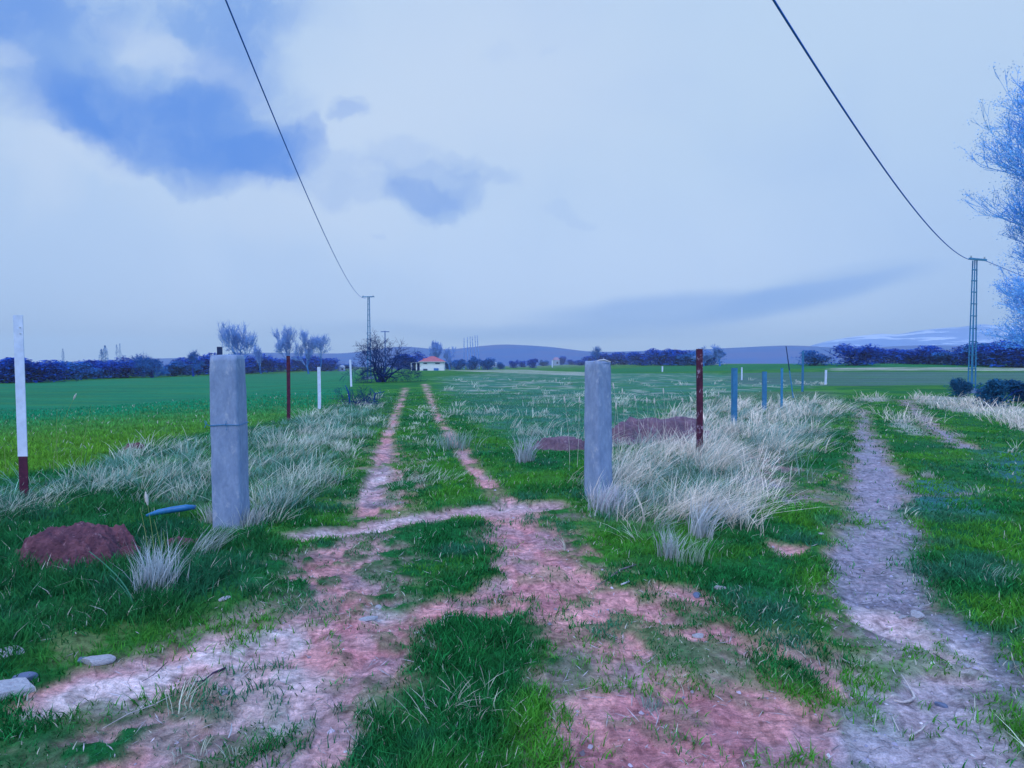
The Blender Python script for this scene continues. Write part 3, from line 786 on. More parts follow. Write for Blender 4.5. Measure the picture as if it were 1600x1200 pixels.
# ------------------------------------------------------------------ lattice poles and cables
def pylon(px, py, top, label, rz):
    p = place(px, py); H = (py - top) / F * p.y
    t = empty('lattice_pole', p, rz); tag(t, label, 'utility pole', 'lattice utility poles')
    bw, tw = .34, .15; bd, td = .16, .10
    def half(z): f = z / H; return bw / 2 * (1 - f) + tw / 2 * f, bd / 2 * (1 - f) + td / 2 * f
    for sx in (-1, 1):
        for sy in (-1, 1):
            x0, y0 = half(0); x1, y1 = half(H)
            MB().bar((sx * x0, sy * y0, -.3), (sx * x1, sy * y1, H), .042).build('leg', M_gsteel, t)
    zz = [.5]
    while zz[-1] < H - .5: zz.append(zz[-1] + .75 - .035 * zz[-1])
    for z in zz:
        hx, hy = half(z)
        m = MB()
        m.bar((-hx, -hy - .036, z), (hx, -hy - .036, z), .05, .012); m.bar((-hx, hy + .036, z), (hx, hy + .036, z), .05, .012)
        m.bar((-hx - .036, -hy, z), (-hx - .036, hy, z), .012, .05); m.bar((hx + .036, -hy, z), (hx + .036, hy, z), .012, .05)
        m.build('batten', M_gsteel, t)
    MB().bar((-.62, -.14, H + .03), (.62, -.14, H + .03), .09).build('crossarm', M_gsteel, t)
    MB().tube([(0, 0, -.3), (0, 0, .22)], .45, 10).build('footing', M_conc, t)
    for sx in (-.5, .5):
        MB().tube([(sx, -.14, H + .07), (sx, -.14, H + .11), (sx, -.14, H + .13), (sx, -.14, H + .17), (sx, -.14, H + .2)], [.02, .05, .03, .045, .02], 8).build('insulator', M_insul, t)
    return p, H
pl, Hl = pylon(577, 592, 465, 'slim steel lattice pole beside the dark bare bush left of the track', R(-8))
pr, Hr = pylon(1518, 614, 408, 'steel lattice pole at right, standing before the snowy mountains', R(20))
def cable(name, label, fn, y0, y1, rad, n=90, caps=()):
    m = MB(); pts = [fn(y0 + (y1 - y0) * i / n) for i in range(n + 1)]
    m.tube(pts, rad, 7); o = m.build(name, M_wire, None, True); tag(o, label, 'cable', 'overhead cables'); return o
yl = pl.y; xl = pl.x; zl = pl.z + Hl - .1
def fl(y):
    x = -2.2 - .2016 * y; x += (xl - .25 - (-2.2 - .2016 * yl)) * max(0, (y - 8) / (yl - 8))
    z = EYE + 4.42 + .0018 * (y - 26) ** 2; z += (zl - (EYE + 4.42 + .0018 * (yl - 26) ** 2)) * max(0, (y - 8) / (yl - 8)) ** 3
    return (x, y, z)
cable('overhead_cable', 'dark overhead cable sagging down to the lattice pole left of the track', fl, -9, yl, .012)
yr = pr.y; xr = pr.x; zr = pr.z + Hr + .05
def fr(y):
    x = -3.85 + .866 * y; x += (xr - .3 - (-3.85 + .866 * yr)) * max(0, (y - 8) / (yr - 8))
    z = EYE + 4.5 + .005 * (y - 19) ** 2; z += (zr - (EYE + 4.5 + .005 * (yr - 19) ** 2)) * max(0, (y - 8) / (yr - 8)) ** 3
    return (x, y, z)
cable('overhead_cable', 'dark overhead cable coming down to the right lattice pole', fr, -2, yr, .017)
def fs(y):
    s = (y - yr) / 26.0; return (xr + .5 + s * 38, y, zr - .05 - 3.0 * s + 1.2 * s * s)
cable('overhead_cable', 'thin cable leaving the right lattice pole toward the big tree', fs, yr, yr + 26, .016)
t = empty('utility_pole', place(602, 584), 0); tag(t, 'thin far utility pole showing above the dark bare bush', 'utility pole')
hh = (584 - 517) / F * t.location.y
MB().tube([(0, 0, -.2), (0, 0, hh)], [.12, .08], 8).build('shaft', M_bark_far, t)
MB().bar((-.7, 0, hh - .15), (.7, 0, hh - .15), .12).build('crossarm', M_bark_far, t)

# ------------------------------------------------------------------ trees
def seg_mesh(name, segs, k=4):
    """segs array (n,8): p0,p1,r0,r1 -> tapered prisms, one mesh"""
    a = np.array(segs, float); p0, p1 = a[:, :3], a[:, 3:6]; r0, r1 = a[:, 6], a[:, 7]
    d = p1 - p0; d /= np.linalg.norm(d, axis=1, keepdims=True) + 1e-9
    ref = np.where(np.abs(d[:, 2:3]) > .9, np.array([[1., 0, 0]]), np.array([[0, 0, 1.]]))
    u = np.cross(d, ref); u /= np.linalg.norm(u, axis=1, keepdims=True); v = np.cross(d, u)
    V = []
    for j in range(k):
        an = 2 * math.pi * j / k; o = u * math.cos(an) + v * math.sin(an)
        V.append(p0 + o * r0[:, None]); V.append(p1 + o * r1[:, None])
    co = np.stack(V, 1).reshape(-1, 3); b = (np.arange(len(a)) * 2 * k)[:, None]
    fs_ = [b + np.array([[2 * j, 2 * ((j + 1) % k), 2 * ((j + 1) % k) + 1, 2 * j + 1]]) for j in range(k)]
    return raw_mesh(name, co, [np.concatenate(fs_)], False)
def grow(rnd, p, d, ln, r, depth, segs, spread=.55, ratio=.72, up=.15, nchild=(2, 3), wig=.18, sub=3, tips=None, rmin=.006):
    pts = [p.copy()]; dd = d.copy(); rr = r
    r_end = r * .62
    for i in range(sub):
        dd = (dd + Vector((rnd.gauss(0, wig), rnd.gauss(0, wig), rnd.gauss(0, wig) + up * .3))).normalized()
        q = pts[-1] + dd * (ln / sub); rn = r + (r_end - r) * (i + 1) / sub
        segs.append((*pts[-1], *q, rr, rn)); rr = rn; pts.append(q)
    if depth == 0:
        if tips is not None: tips.append(pts[-1])
        return
    for c in range(rnd.randint(*nchild)):
        j = pts[-1] if c == 0 else pts[rnd.randint(max(1, sub - 2), sub)]
        ax = Vector((rnd.gauss(0, 1), rnd.gauss(0, 1), rnd.gauss(0, .5))).normalized()
        nd = (dd + ax * spread * (0.5 if c == 0 else 1.0) + Vector((0, 0, up))).normalized()
        grow(rnd, j, nd, ln * ratio * rnd.uniform(.8, 1.15), max(rmin, r_end * rnd.uniform(.7, .9)), depth - 1, segs, spread, ratio, up, nchild, wig, sub, tips, rmin)
def leaf_tris(rnd_, pts, size, spread, n_per):
    P = np.array([tuple(p) for p in pts]); P = np.repeat(P, n_per, 0); n = len(P)
    c = P + rnd_.normal(0, spread, (n, 3))
    a = rnd_.normal(0, 1, (n, 3)); a /= np.linalg.norm(a, axis=1, keepdims=True)
    b = rnd_.normal(0, 1, (n, 3)); b -= a * (a * b).sum(1, keepdims=True); b /= np.linalg.norm(b, axis=1, keepdims=True)
    s = size * (.5 + rnd_.random((n, 1)))
    co = np.stack([c - a * s, c + a * s, c + b * s * .9], 1).reshape(-1, 3)
    return co, (np.arange(n) * 3)[:, None] + np.array([[0, 1, 2]])
def cmat(name, c1, c2, sc=1.2):
    m = bpy.data.materials.new(name); m.use_nodes = True; t = NT(m.node_tree); b = t.n['Principled BSDF']
    pos = t.add('ShaderNodeNewGeometry').outputs['Position']
    c = t.mix(t.ramp(t.noise(pos, sc, 4, .6).outputs[0], .38, .62), c1, c2)
    t.l.new(c, b.inputs['Base Color']); b.inputs['Roughness'].default_value = .9; b.inputs['Specular IOR Level'].default_value = .1
    return m
M_thicket = cmat('dark_thicket_twigs', (.002, .06, .42), (.006, .10, .52), .5)
M_thicket2 = cmat('paler_thicket_twigs', (.01, .13, .42), (.03, .17, .50), .5)
M_brush = cmat('dark_cut_twigs', (.006, .028, .14), (.012, .045, .18), 2)
M_weedy = cmat('dim_teal_twigs', (.01, .10, .22), (.02, .14, .28), 2)
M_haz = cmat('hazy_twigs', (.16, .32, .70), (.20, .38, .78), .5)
M_bud = cmat('bluish_buds_and_twigs', (.14, .46, .96), (.24, .56, .98), 1.2)
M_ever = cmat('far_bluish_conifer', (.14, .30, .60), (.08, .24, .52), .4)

# --- hedge trees: five crown shapes, each with trunk and limbs; copied with their parts
def hedge_proto(seed, lobes, height=4.0, wide=3.0):
    rr = random.Random(seed); rn = np.random.default_rng(seed)
    segs = []
    for i in range(rr.randint(2, 3)):
        grow(rr, Vector((rr.uniform(-.2, .2), rr.uniform(-.2, .2), -.1)), Vector((rr.uniform(-.4, .4), rr.uniform(-.4, .4), 1)).normalized(), height * .34, .13, 4, segs, .7, .72, .1)
    tm = seg_mesh('trunk', segs, 4)
    P = []
    for i in range(lobes):
        cx, cy = rn.normal(0, wide * .24), rn.normal(0, wide * .24); cz = height * rn.uniform(.35, .72)
        rx = wide * rn.uniform(.2, .34); rz = height * rn.uniform(.16, .28)
        n = 210
        v = rn.normal(0, 1, (n, 3)); v /= np.linalg.norm(v, axis=1, keepdims=True); v *= rn.random((n, 1)) ** .35
        P.append(np.column_stack([cx + v[:, 0] * rx, cy + v[:, 1] * rx, np.maximum(.15, cz + v[:, 2] * rz)]))
    v = rn.normal(0, 1, (800, 3)); P.append(np.column_stack([v[:, 0] * wide * .26, v[:, 1] * wide * .26, height * (.03 + .5 * rn.random(800))]))
    P = np.concatenate(P)
    P[:, 2] *= height / np.percentile(P[:, 2], 99.3); P[:, :2] *= (wide / 2) / np.percentile(np.abs(P[:, :2]), 98)
    co, f = leaf_tris(rn, P, .12, .08, 2)
    return tm, raw_mesh('crown', co, [f])
protos = [hedge_proto(100 + i, [7, 9, 8, 10, 6, 9][i]) for i in range(6)]
def hedge_tree(idx, px, base, top, wpx, label, cm=M_thicket, grp='trees of the far hedges', rz=0.0, name='hedge_tree'):
    p = at(px, base); d = p.y; h = (base - top) / F * d; ww = wpx / F * d
    t = empty(name, (p.x, p.y, float(zbase(p.x, p.y))), rz)
    tm, cmh = protos[idx % 6]
    a = bpy.data.objects.new('trunk', tm); b = bpy.data.objects.new('crown', cmh)
    if len(tm.materials) == 0: tm.materials.append(M_bark)
    if len(cmh.materials) == 0: cmh.materials.append(M_thicket)
    for o in (a, b):
        COL.objects.link(o); o.parent = t; o.scale = (ww / 3.0, ww / 3.0, h / 4.0)
    if cm is not M_thicket:
        b.material_slots[0].link = 'OBJECT'; b.material_slots[0].material = cm
    tag(t, label, 'tree', grp)
    return t
# (px, base, top, width, tone, words)
ORD = ['first', 'second', 'third', 'fourth', 'fifth', 'sixth', 'seventh', 'eighth', 'ninth', 'tenth', 'eleventh', 'twelfth', 'thirteenth', 'fourteenth', 'fifteenth',
       'sixteenth', 'seventeenth', 'eighteenth', 'nineteenth', 'twentieth', 'twenty-first', 'twenty-second', 'twenty-third', 'twenty-fourth', 'twenty-fifth', 'twenty-sixth', 'twenty-seventh', 'twenty-eighth']
left_row = [(-12, 598, 562, 60, 0), (22, 598, 561, 52, 0), (62, 597, 562, 50, 0), (98, 594, 566, 46, 1), (130, 592, 568, 40, 1), (160, 591, 561, 46, 0), (194, 590, 565, 44, 0),
            (222, 588, 563, 34, 1), (272, 588, 565, 34, 1), (300, 586, 558, 44, 0), (330, 585, 553, 40, 0), (362, 584, 562, 44, 0), (394, 583, 554, 46, 0),
            (428, 581, 561, 34, 0), (458, 580, 560, 40, 0), (488, 580, 557, 40, 0), (508, 580, 560, 34, 0), (530, 577, 569, 30, 1)]
for i, (px, b, tp, wp, tone) in enumerate(left_row):
    hedge_tree(i, px, b, tp, wp * 1.45, f'{"blue-grey" if tone else "dark"} leafless thicket tree beyond the green left field, {ORD[i]} from the left in its row',
               M_thicket2 if tone else M_thicket, 'thicket trees behind the left field', rz=i * 1.3)
right_row = [(925, 570, 556, 22, 0), (948, 571, 552, 30, 0), (976, 570, 551, 34, 0), (1006, 571, 549, 34, 0), (1034, 571, 546, 40, 0), (1062, 571, 547, 40, 0), (1084, 571, 552, 34, 1), (1106, 571, 549, 34, 1),
             (1130, 568, 547, 34, 0), (1154, 567, 549, 32, 0), (1180, 567, 548, 34, 0), (1204, 566, 543, 38, 0), (1228, 566, 549, 32, 0), (1250, 567, 544, 40, 0), (1274, 571, 548, 36, 1), (1300, 566, 540, 42, 0),
             (1338, 571, 539, 48, 0), (1378, 568, 545, 44, 0), (1408, 568, 546, 36, 0), (1434, 569, 547, 42, 0), (1462, 569, 541, 46, 0), (1492, 570, 549, 40, 1), (1524, 571, 542, 44, 0), (1556, 572, 537, 56, 1), (1592, 574, 534, 64, 0), (1640, 574, 536, 60, 0)]
for i, (px, b, tp, wp, tone) in enumerate(right_row):
    hedge_tree(i + 2, px, b, tp, wp * 1.35, f'{"paler" if tone else "dark"} rounded hedge tree beyond the right-hand fields, {ORD[i]} from the left in its row',
               M_thicket2 if tone else M_thicket, 'hedge trees behind the right fields', rz=i * 2.1)
mid_row = [(762, 578, 560, 20, 1), (782, 577, 566, 12, 1), (803, 575, 563, 12, 0), (817, 574, 564, 12, 0), (832, 575, 561, 14, 0), (850, 572, 563, 14, 1), (878, 570, 557, 13, 0), (894, 570, 562, 16, 0), (908, 571, 562, 16, 0),
           (622, 578, 556, 24, 0), (645, 577, 552, 34, 0), (700, 577, 563, 18, 1), (716, 578, 562, 20, 1), (738, 578, 558, 22, 1)]
mid_row.sort()
for i, (px, b, tp, wp, tone) in enumerate(mid_row):
    hedge_tree(i + 4, px, b, tp, wp * 1.15, f'small {"pale" if tone else "dark"} bush tree at the hill foot around the white house, {ORD[i]} from the left',
               M_thicket2 if tone else M_thicket, 'bush trees at the foot of the hill', rz=i * .9)
# two bushes by the right pole and edge
hedge_tree(1, 1551, 636, 594, 44, 'dark dim bush beside the foot of the right lattice pole', M_weedy, 'bushes near the right pole', name='bush')
hedge_tree(3, 1500, 620, 592, 30, 'small dim bush left of the foot of the right lattice pole', M_weedy, 'bushes near the right pole', name='bush')
hedge_tree(5, 1603, 628, 592, 60, 'wide dim bush at the right edge below the big tree', M_weedy, 'bushes near the right pole', name='bush')

# --- bare trees
def bare_tree(name, px, base, top, wpx, seed, label, mats, depth=5, spread=.5, k=4, stems=1, group=None, rad=.16, up=.2, fan=.3, hz=.30, first=None, twigs=None, squeeze=True, rmin=.012):
    p = at(px, base); d = p.y; H = (base - top) / F * d; W = wpx / F * d
    rr = random.Random(seed); segs = []; tips = []
    h0 = hz
    for i in range(stems):
        dirn = Vector((rr.uniform(-fan, fan) if stems == 1 else fan * (2 * i / (stems - 1) - 1) + rr.uniform(-.1, .1), rr.uniform(-fan, fan), 1)).normalized()
        grow(rr, Vector((0, 0, -.02)), dirn, h0, rad, depth, segs, spread * 1.35, .76, up * .35, (2, 4), .13, 3, tips, rmin)
    for q in tips:
        for _ in range(2):
            e = q + Vector((rr.gauss(0, .13), rr.gauss(0, .13), rr.gauss(.12, .09))) * h0
            segs.append((*q, *e, rmin * .7, rmin * .3))
    a = np.array(segs); z1 = a[:, [2, 5]].max(); xr_ = np.percentile(np.abs(a[:, [0, 3]]), 99) * 2
    sz = H / z1; sx = (W / xr_) if squeeze else sz
    for c in (0, 1, 3, 4): a[:, c] *= sx
    for c in (2, 5): a[:, c] *= sz
    t = empty(name, (p.x, p.y, float(zbase(p.x, p.y))), 0); tag(t, label, 'tree', group)
    thick = a[:, 6] > rad * .40
    link('trunk', seg_mesh('trunk', a[thick], k + 1), mats[0], t)
    c = link('crown', seg_mesh('crown', a[~thick], 3), mats[1], t)
    return t
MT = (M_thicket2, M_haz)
bare_tree('bare_tree', 374, 588, 498, 50, 11, 'tall bare two-stemmed tree rising above the left concrete post', (M_thicket2, M_haz), 6, .5, stems=2, fan=.22, rad=.30, rmin=.035, group='bare trees behind the left field', hz=2.2)
bare_tree('bare_tree', 452, 584, 505, 42, 16, 'bare tree with a slim straight trunk directly behind the rusty left stake', (M_thicket2, M_haz), 6, .5, rad=.28, rmin=.035, group='bare trees behind the left field', hz=2.6)
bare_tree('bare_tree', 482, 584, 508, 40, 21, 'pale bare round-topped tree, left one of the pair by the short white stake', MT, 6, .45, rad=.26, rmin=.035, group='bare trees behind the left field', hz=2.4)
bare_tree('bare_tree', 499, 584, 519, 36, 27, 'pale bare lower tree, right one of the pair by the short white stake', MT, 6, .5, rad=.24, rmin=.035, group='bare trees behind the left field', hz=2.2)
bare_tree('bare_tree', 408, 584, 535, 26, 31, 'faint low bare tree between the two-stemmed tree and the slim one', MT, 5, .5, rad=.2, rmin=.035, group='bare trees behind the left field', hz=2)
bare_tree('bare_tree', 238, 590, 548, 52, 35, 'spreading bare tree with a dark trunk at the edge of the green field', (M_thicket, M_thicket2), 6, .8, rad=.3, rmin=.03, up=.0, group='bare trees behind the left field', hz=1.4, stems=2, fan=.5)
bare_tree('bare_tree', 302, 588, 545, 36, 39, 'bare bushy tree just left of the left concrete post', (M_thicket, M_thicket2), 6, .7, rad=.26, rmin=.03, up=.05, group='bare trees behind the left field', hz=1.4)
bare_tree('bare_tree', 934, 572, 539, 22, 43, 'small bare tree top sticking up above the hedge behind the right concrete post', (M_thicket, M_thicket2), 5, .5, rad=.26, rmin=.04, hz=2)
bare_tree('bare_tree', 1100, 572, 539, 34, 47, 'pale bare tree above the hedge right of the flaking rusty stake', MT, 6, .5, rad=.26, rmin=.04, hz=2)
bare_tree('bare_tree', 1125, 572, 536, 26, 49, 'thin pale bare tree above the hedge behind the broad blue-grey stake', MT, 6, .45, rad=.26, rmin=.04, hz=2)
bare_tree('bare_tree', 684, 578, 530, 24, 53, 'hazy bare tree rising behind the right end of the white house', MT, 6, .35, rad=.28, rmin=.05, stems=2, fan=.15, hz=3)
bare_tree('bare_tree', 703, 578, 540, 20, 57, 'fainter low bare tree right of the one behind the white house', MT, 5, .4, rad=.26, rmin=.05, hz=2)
# dark bush beside left pole
def dark_bush():
    p = at(596, 597); rr = random.Random(5); segs = []
    for i in range(12):
        a = rr.uniform(0, 6.28); f = rr.uniform(.2, .8)
        grow(rr, Vector((rr.uniform(-.35, .35), rr.uniform(-.3, .3), -.05)), Vector((math.cos(a) * f, math.sin(a) * f, 1)).normalized(), 1.25, .09, 6, segs, .78, .76, -.02, (2, 3), .22, 3, None, .009)
    a = np.array(segs); s = (597 - 512) / F * p.y / a[:, [2, 5]].max(); a[:, :6] *= s
    wx = 104 / F * p.y / (np.percentile(np.abs(a[:, [0, 3]]), 98) * 2); a[:, [0, 3]] *= wx
    a[:, [2, 5]] = np.maximum(a[:, [2, 5]], -.05)
    t = empty('bare_bush_tree', (p.x, p.y, p.z), 0); tag(t, 'dark tangled bare bush tree beside the left lattice pole', 'tree')
    th = a[:, 6] > .045
    link('trunk', seg_mesh('trunk', a[th], 5), M_brush, t)
    link('crown', seg_mesh('crown', a[~th], 3), M_brush, t)
    print('bush segs', len(a))
dark_bush()
# heap of cut brushwood
def brush():
    p = place(566, 634); rr = random.Random(9); segs = []
    for i in range(30):
        a = rr.uniform(0, 6.28); q = Vector((rr.gauss(0, .28), rr.gauss(0, .25), rr.uniform(0, .12)))
        d = Vector((math.cos(a), math.sin(a), rr.uniform(.05, .9))).normalized()
        grow(rr, q, d, rr.uniform(.2, .34), .012, 4, segs, .6, .75, .0, (2, 3), .2, 3, None, .0035)
    a = np.array(segs); a[:, [2, 5]] = np.clip(a[:, [2, 5]], -.02, None)
    o = link('brushwood_heap', seg_mesh('brushwood_heap', a, 3), M_brush)
    o.location = p; tag(o, 'low heap of dark cut branches beside the left edge of the track', 'brushwood')
    segs = [(-.42, 0, 0, -.5, .02, .5, .035, .025), (-.5, .02, .5, -.6, 0, .72, .025, .012), (.38, 0, .0, .46, .02, .42, .03, .02), (.46, .02, .42, .8, .03, .50, .018, .008), (.46, .02, .42, .3, .0, .62, .015, .007)]
    link('stub_branch', seg_mesh('stub_branch', segs[:2], 5), M_bark, o); link('stub_branch', seg_mesh('stub_branch', segs[2:], 5), M_bark, o)
brush()
# small columnar trees of the far left, poplar row
def column_tree(name, px, base, top, wpx, label, m, group):
    p = at(px, base); d = p.y; H = (base - top) / F * d; W = wpx / F * d
    rn = np.random.default_rng(int(px)); n = 420
    zz = rn.random(n) ** .8; prof = np.sin(np.clip(zz * .9 + .1, 0, 1) * math.pi) ** .7
    a = rn.random(n) * 6.28; r_ = rn.random(n) ** .5 * prof * W / 2
    P = np.column_stack([np.cos(a) * r_, np.sin(a) * r_, H * (.12 + .88 * zz)])
    co, f = leaf_tris(rn, P, W * .10, W * .03, 1)
    co[:, 2] = np.clip(co[:, 2], 0, None)
    t = empty(name, (p.x, p.y, float(zbase(p.x, p.y)))); tag(t, label, 'tree', group)
    MB().tube([(0, 0, -.1), (0, 0, H * .9)], [W * .06, W * .02], 5).build('trunk', M_bark_far, t)
    link('crown', raw_mesh('crown', co, [f]), m, t)
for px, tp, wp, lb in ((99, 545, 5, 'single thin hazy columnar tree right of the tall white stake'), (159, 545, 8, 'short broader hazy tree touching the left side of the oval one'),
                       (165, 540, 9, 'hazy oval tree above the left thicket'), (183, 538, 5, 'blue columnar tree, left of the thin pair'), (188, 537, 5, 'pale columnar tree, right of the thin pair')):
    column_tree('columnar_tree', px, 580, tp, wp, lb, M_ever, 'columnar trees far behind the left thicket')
for i, (px, tp) in enumerate(((725, 528), (731, 527), (736, 526), (740, 526), (745, 524), (749, 524))):
    p = at(px, 577); H = (577 - tp) / F * p.y; rr = random.Random(i); segs = []
    lean = (px - 737) * -.003 - .03
    for j in range(8): segs.append((lean * H * j / 8, 0, H * j / 8, lean * H * (j + 1) / 8, 0, H * (j + 1) / 8, .22 - .02 * j, .20 - .02 * j))
    t = empty('poplar_tree', (p.x, p.y, p.z)); tag(t, f'tall thin leafless poplar right of the white house, {ORD[i]} from the left in its row', 'tree', 'row of poplars by the hill')
    link('trunk', seg_mesh('trunk', segs, 5), M_haz, t)
    tw = []
    for j in range(60):
        z = H * rr.uniform(.25, .98); a = rr.uniform(0, 6.28); l = .55 * (1.1 - z / H) + .2
        tw.append((lean * z, 0, z, lean * z + math.cos(a) * l * .5, math.sin(a) * l * .5, z + l * 1.4, .05, .02))
    link('crown', seg_mesh('crown', tw, 3), M_haz, t)

# --- big tree at the right edge
def big_tree():
    D = 21.0; bx = (1668 - 800) / F * D
    rr = random.Random(23); rn = np.random.default_rng(4); segs = []; tips = []
    H = (600 - 132) / F * D + EYE - .3
    # main trunk
    pts = [Vector((0, 0, -.2)), Vector((-.05, 0, 2.0)), Vector((-.12, .05, 4.5)), Vector((-.1, 0, 7.2)), Vector((-.0, 0, H - 1.5))]
    rad = [.30, .26, .20, .13, .06]
    for i in range(4): segs.append((*pts[i], *pts[i + 1], rad[i], rad[i + 1]))
    nb = 120
    for i in range(nb):
        f = (i + rr.random()) / nb; z = 1.2 + (H - 2.6) * f
        j = min(3, int(np.searchsorted([2.0, 4.5, 7.2], z))); a_, b_ = pts[j], pts[j + 1]
        tt = (z - a_.z) / (b_.z - a_.z); q = a_.lerp(b_, tt)
        az = rr.uniform(0, 6.28) if rr.random() < .5 else rr.gauss(math.pi, .7)
        zr_ = z / H
        ln = (3.1 * math.sin(max(.08, min(1, (zr_ - .28) / .72)) * math.pi) ** .55 if zr_ > .36 else 2.1) * rr.uniform(.75, 1.1)
        steep = .75 if zr_ > .36 else .2
        d = Vector((math.cos(az), math.sin(az), steep)).normalized()
        grow(rr, q, d, ln * .40, .05, 4, segs, .42, .74, .10, (2, 3), .12, 3, tips, .0085)
    a = np.array(segs)
    t = empty('big_tree', (bx, D * 1.0, 0), 0)
    tag(t, 'large budding tree cut off by the right edge, branches reaching up and left', 'tree')
    th = a[:, 6] > .035
    link('trunk', seg_mesh('trunk', a[th], 6), M_bud, t)
    link('crown', seg_mesh('crown', a[~th], 3), M_bud, t)
    co, f = leaf_tris(rn, tips, .026, .10, 9)
    link('buds', raw_mesh('buds', co, [f]), M_bud, t)
    print('big tree', len(a), len(tips))
big_tree()

# ------------------------------------------------------------------ houses
def house(px0, px1, base, eave, apex, label):
    p = at((px0 + px1) / 2, base); d = p.y; W = (px1 - px0) / F * d; He = (base - eave) / F * d; Ha = (base - apex) / F * d; Dp = W * .8
    t = empty('farm_house', (p.x, p.y, float(zbase(p.x, p.y))), R(3)); tag(t, label, 'house')
    m = MB(); m.box((0, Dp / 2, He / 2 - .1), (W, Dp, He + .2)); m.build('wall', M_wall, t)
    o = W * .06; rf = MB()
    rf.poly([(-W / 2 - o, -o, He), (W / 2 + o, -o, He), (W / 2 + o, Dp + o, He), (-W / 2 - o, Dp + o, He), (-W * .08, Dp / 2, Ha), (W * .08, Dp / 2, Ha)],
            [[0, 1, 5, 4], [1, 2, 5], [2, 3, 4, 5], [3, 0, 4]])
    r_ = rf.build('roof', M_roof, t)
    e = MB(); e.box((0, -o, He - .06), (W + 2 * o, .12, .16)); e.box((0, Dp + o, He - .06), (W + 2 * o, .12, .16)); e.box((-W / 2 - o - .01, Dp / 2, He - .06), (.12, Dp + 2 * o + .1, .16)); e.box((W / 2 + o + .01, Dp / 2, He - .06), (.12, Dp + 2 * o + .1, .16))
    e.build('eave_board', M_insul, r_)
    MB().box((-W * .36, Dp * .5, He + .5), (.5, .5, 1.0)).build('chimney', M_roof, r_)
    for cx, cz, w_, h_ in ((-W * .27, He * .80, W * .16, He * .16), (W * .24, He * .80, W * .2, He * .16), (-W * .27, He * .10, W * .18, He * .2)):
        f = MB(); f.box((cx, -.03, cz), (w_, .10, h_)); f = f.build('window', M_insul if cz > He * .5 else M_gsteel, t)
        g_ = MB(); g_.box((cx, -.085, cz), (w_ * .86, .03, h_ * .78)); g_.build('pane', M_glass, f)
    MB().box((W * .18, -.03, He * .14), (W * .2, .12, He * .26)).build('bench', M_thicket2, t)
    # open lean-to on the left
    aw = W * .36; ah = He * .86; x0 = -W / 2 - aw
    MB().box((x0 + aw / 2 - .1, Dp * .3, ah + .06), (aw + .5, Dp * .7, .12)).build('porch_roof', M_insul, t)
    for xx in (x0 + .1, x0 + aw * .62):
        MB().box((xx, .05, ah / 2), (.34, .2, ah)).build('porch_pillar', M_wall, t)
    MB().box((x0 + aw * .36, Dp * .25, ah * .45), (aw * .42, .1, ah * .9)).build('dark_opening', M_glass, t)  # dark panel between the pillars, standing in for the shaded porch opening
    MB().box((x0 + aw / 2, Dp * .55, ah * .48), (aw, .15, ah * .96)).build('porch_back_wall', M_thicket, t)
    return t
house(656, 693.5, 579, 565, 556.5, 'white house with a red hipped roof and open porch beyond the end of the track')
def mini(px, base, top, wpx, label, red=True):
    p = at(px, base); d = p.y; W = wpx / F * d; H = (base - top) / F * d
    t = empty('far_house', (p.x, p.y, float(zbase(p.x, p.y)) - .1), R(10)); tag(t, label, 'house', 'tiny houses at the hill foot')
    MB().box((0, W * .4, H * .33), (W, W * .8, H * .66)).build('wall', M_farwall, t)
    MB().poly([(-W * .56, -.1, H * .66), (W * .56, -.1, H * .66), (W * .56, W * .9, H * .66), (-W * .56, W * .9, H * .66), (-W * .3, W * .4, H), (W * .3, W * .4, H)],
              [[0, 1, 5, 4], [1, 2, 5], [2, 3, 4, 5], [3, 0, 4]]).build('roof', M_farroof if red else M_farwall, t)
    MB().box((W * .1, -.04, H * .34), (W * .3, .1, H * .25)).build('window', M_glass, t)
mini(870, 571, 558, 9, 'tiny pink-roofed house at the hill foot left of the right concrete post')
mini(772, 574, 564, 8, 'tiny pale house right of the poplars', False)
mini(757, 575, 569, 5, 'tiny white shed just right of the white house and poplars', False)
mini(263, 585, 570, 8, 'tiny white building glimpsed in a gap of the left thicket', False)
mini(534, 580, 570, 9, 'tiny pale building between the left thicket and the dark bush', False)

# ------------------------------------------------------------------ hills and mountains
def ridge(name, prof, D, depth, label, m, seed, rough=.06, back=1.0, zlow=-3):
    xs = np.array([a for a, b in prof]); hs = np.array([b for a, b in prof])
    px = np.linspace(xs[0], xs[-1], 260); top = np.interp(px, xs, hs)
    kz = 5; ker = np.hanning(9); ker /= ker.sum(); pad = np.pad(top, 4, mode='edge'); top = np.convolve(pad, ker, 'valid')
    nd = 40; s = np.linspace(-1, back, nd); V = []
    for sj in s:
        Y = D + sj * depth
        X = (px - 800) / F * Y
        elev = (568 - top) / F * D + EYE
        shp = (1 - np.abs(sj) ** 1.6) if sj < 0 else (1 - (sj / back) ** 2 * .8)
        nz = (fbm(X * 6 / D, np.full_like(X, Y * 9 / D), 5, seed) - .5) * rough * (1 - abs(sj)) if sj < 0 else 0
        ridged = np.abs(fbm(X * 14 / D + Y * 6 / D, Y * 4 / D + X * 0, 4, seed + 1) - .5) * -2 * rough * abs(sj) * (1 - abs(sj)) * 2 if sj < 0 else 0
        z = zlow + (elev - zlow) * (shp + nz + ridged)
        V.append(np.column_stack([X, np.full_like(X, Y), z]))
    n = len(px); V = np.concatenate(V)
    i = np.arange(nd - 1)[:, None] * n; j = np.arange(n - 1)[None, :]
    q = np.stack([i + j, i + j + 1, i + n + j + 1, i + n + j], -1).reshape(-1, 4)
    tag(link(name, raw_mesh(name, V, [q], True), m), label, name, kind='structure')
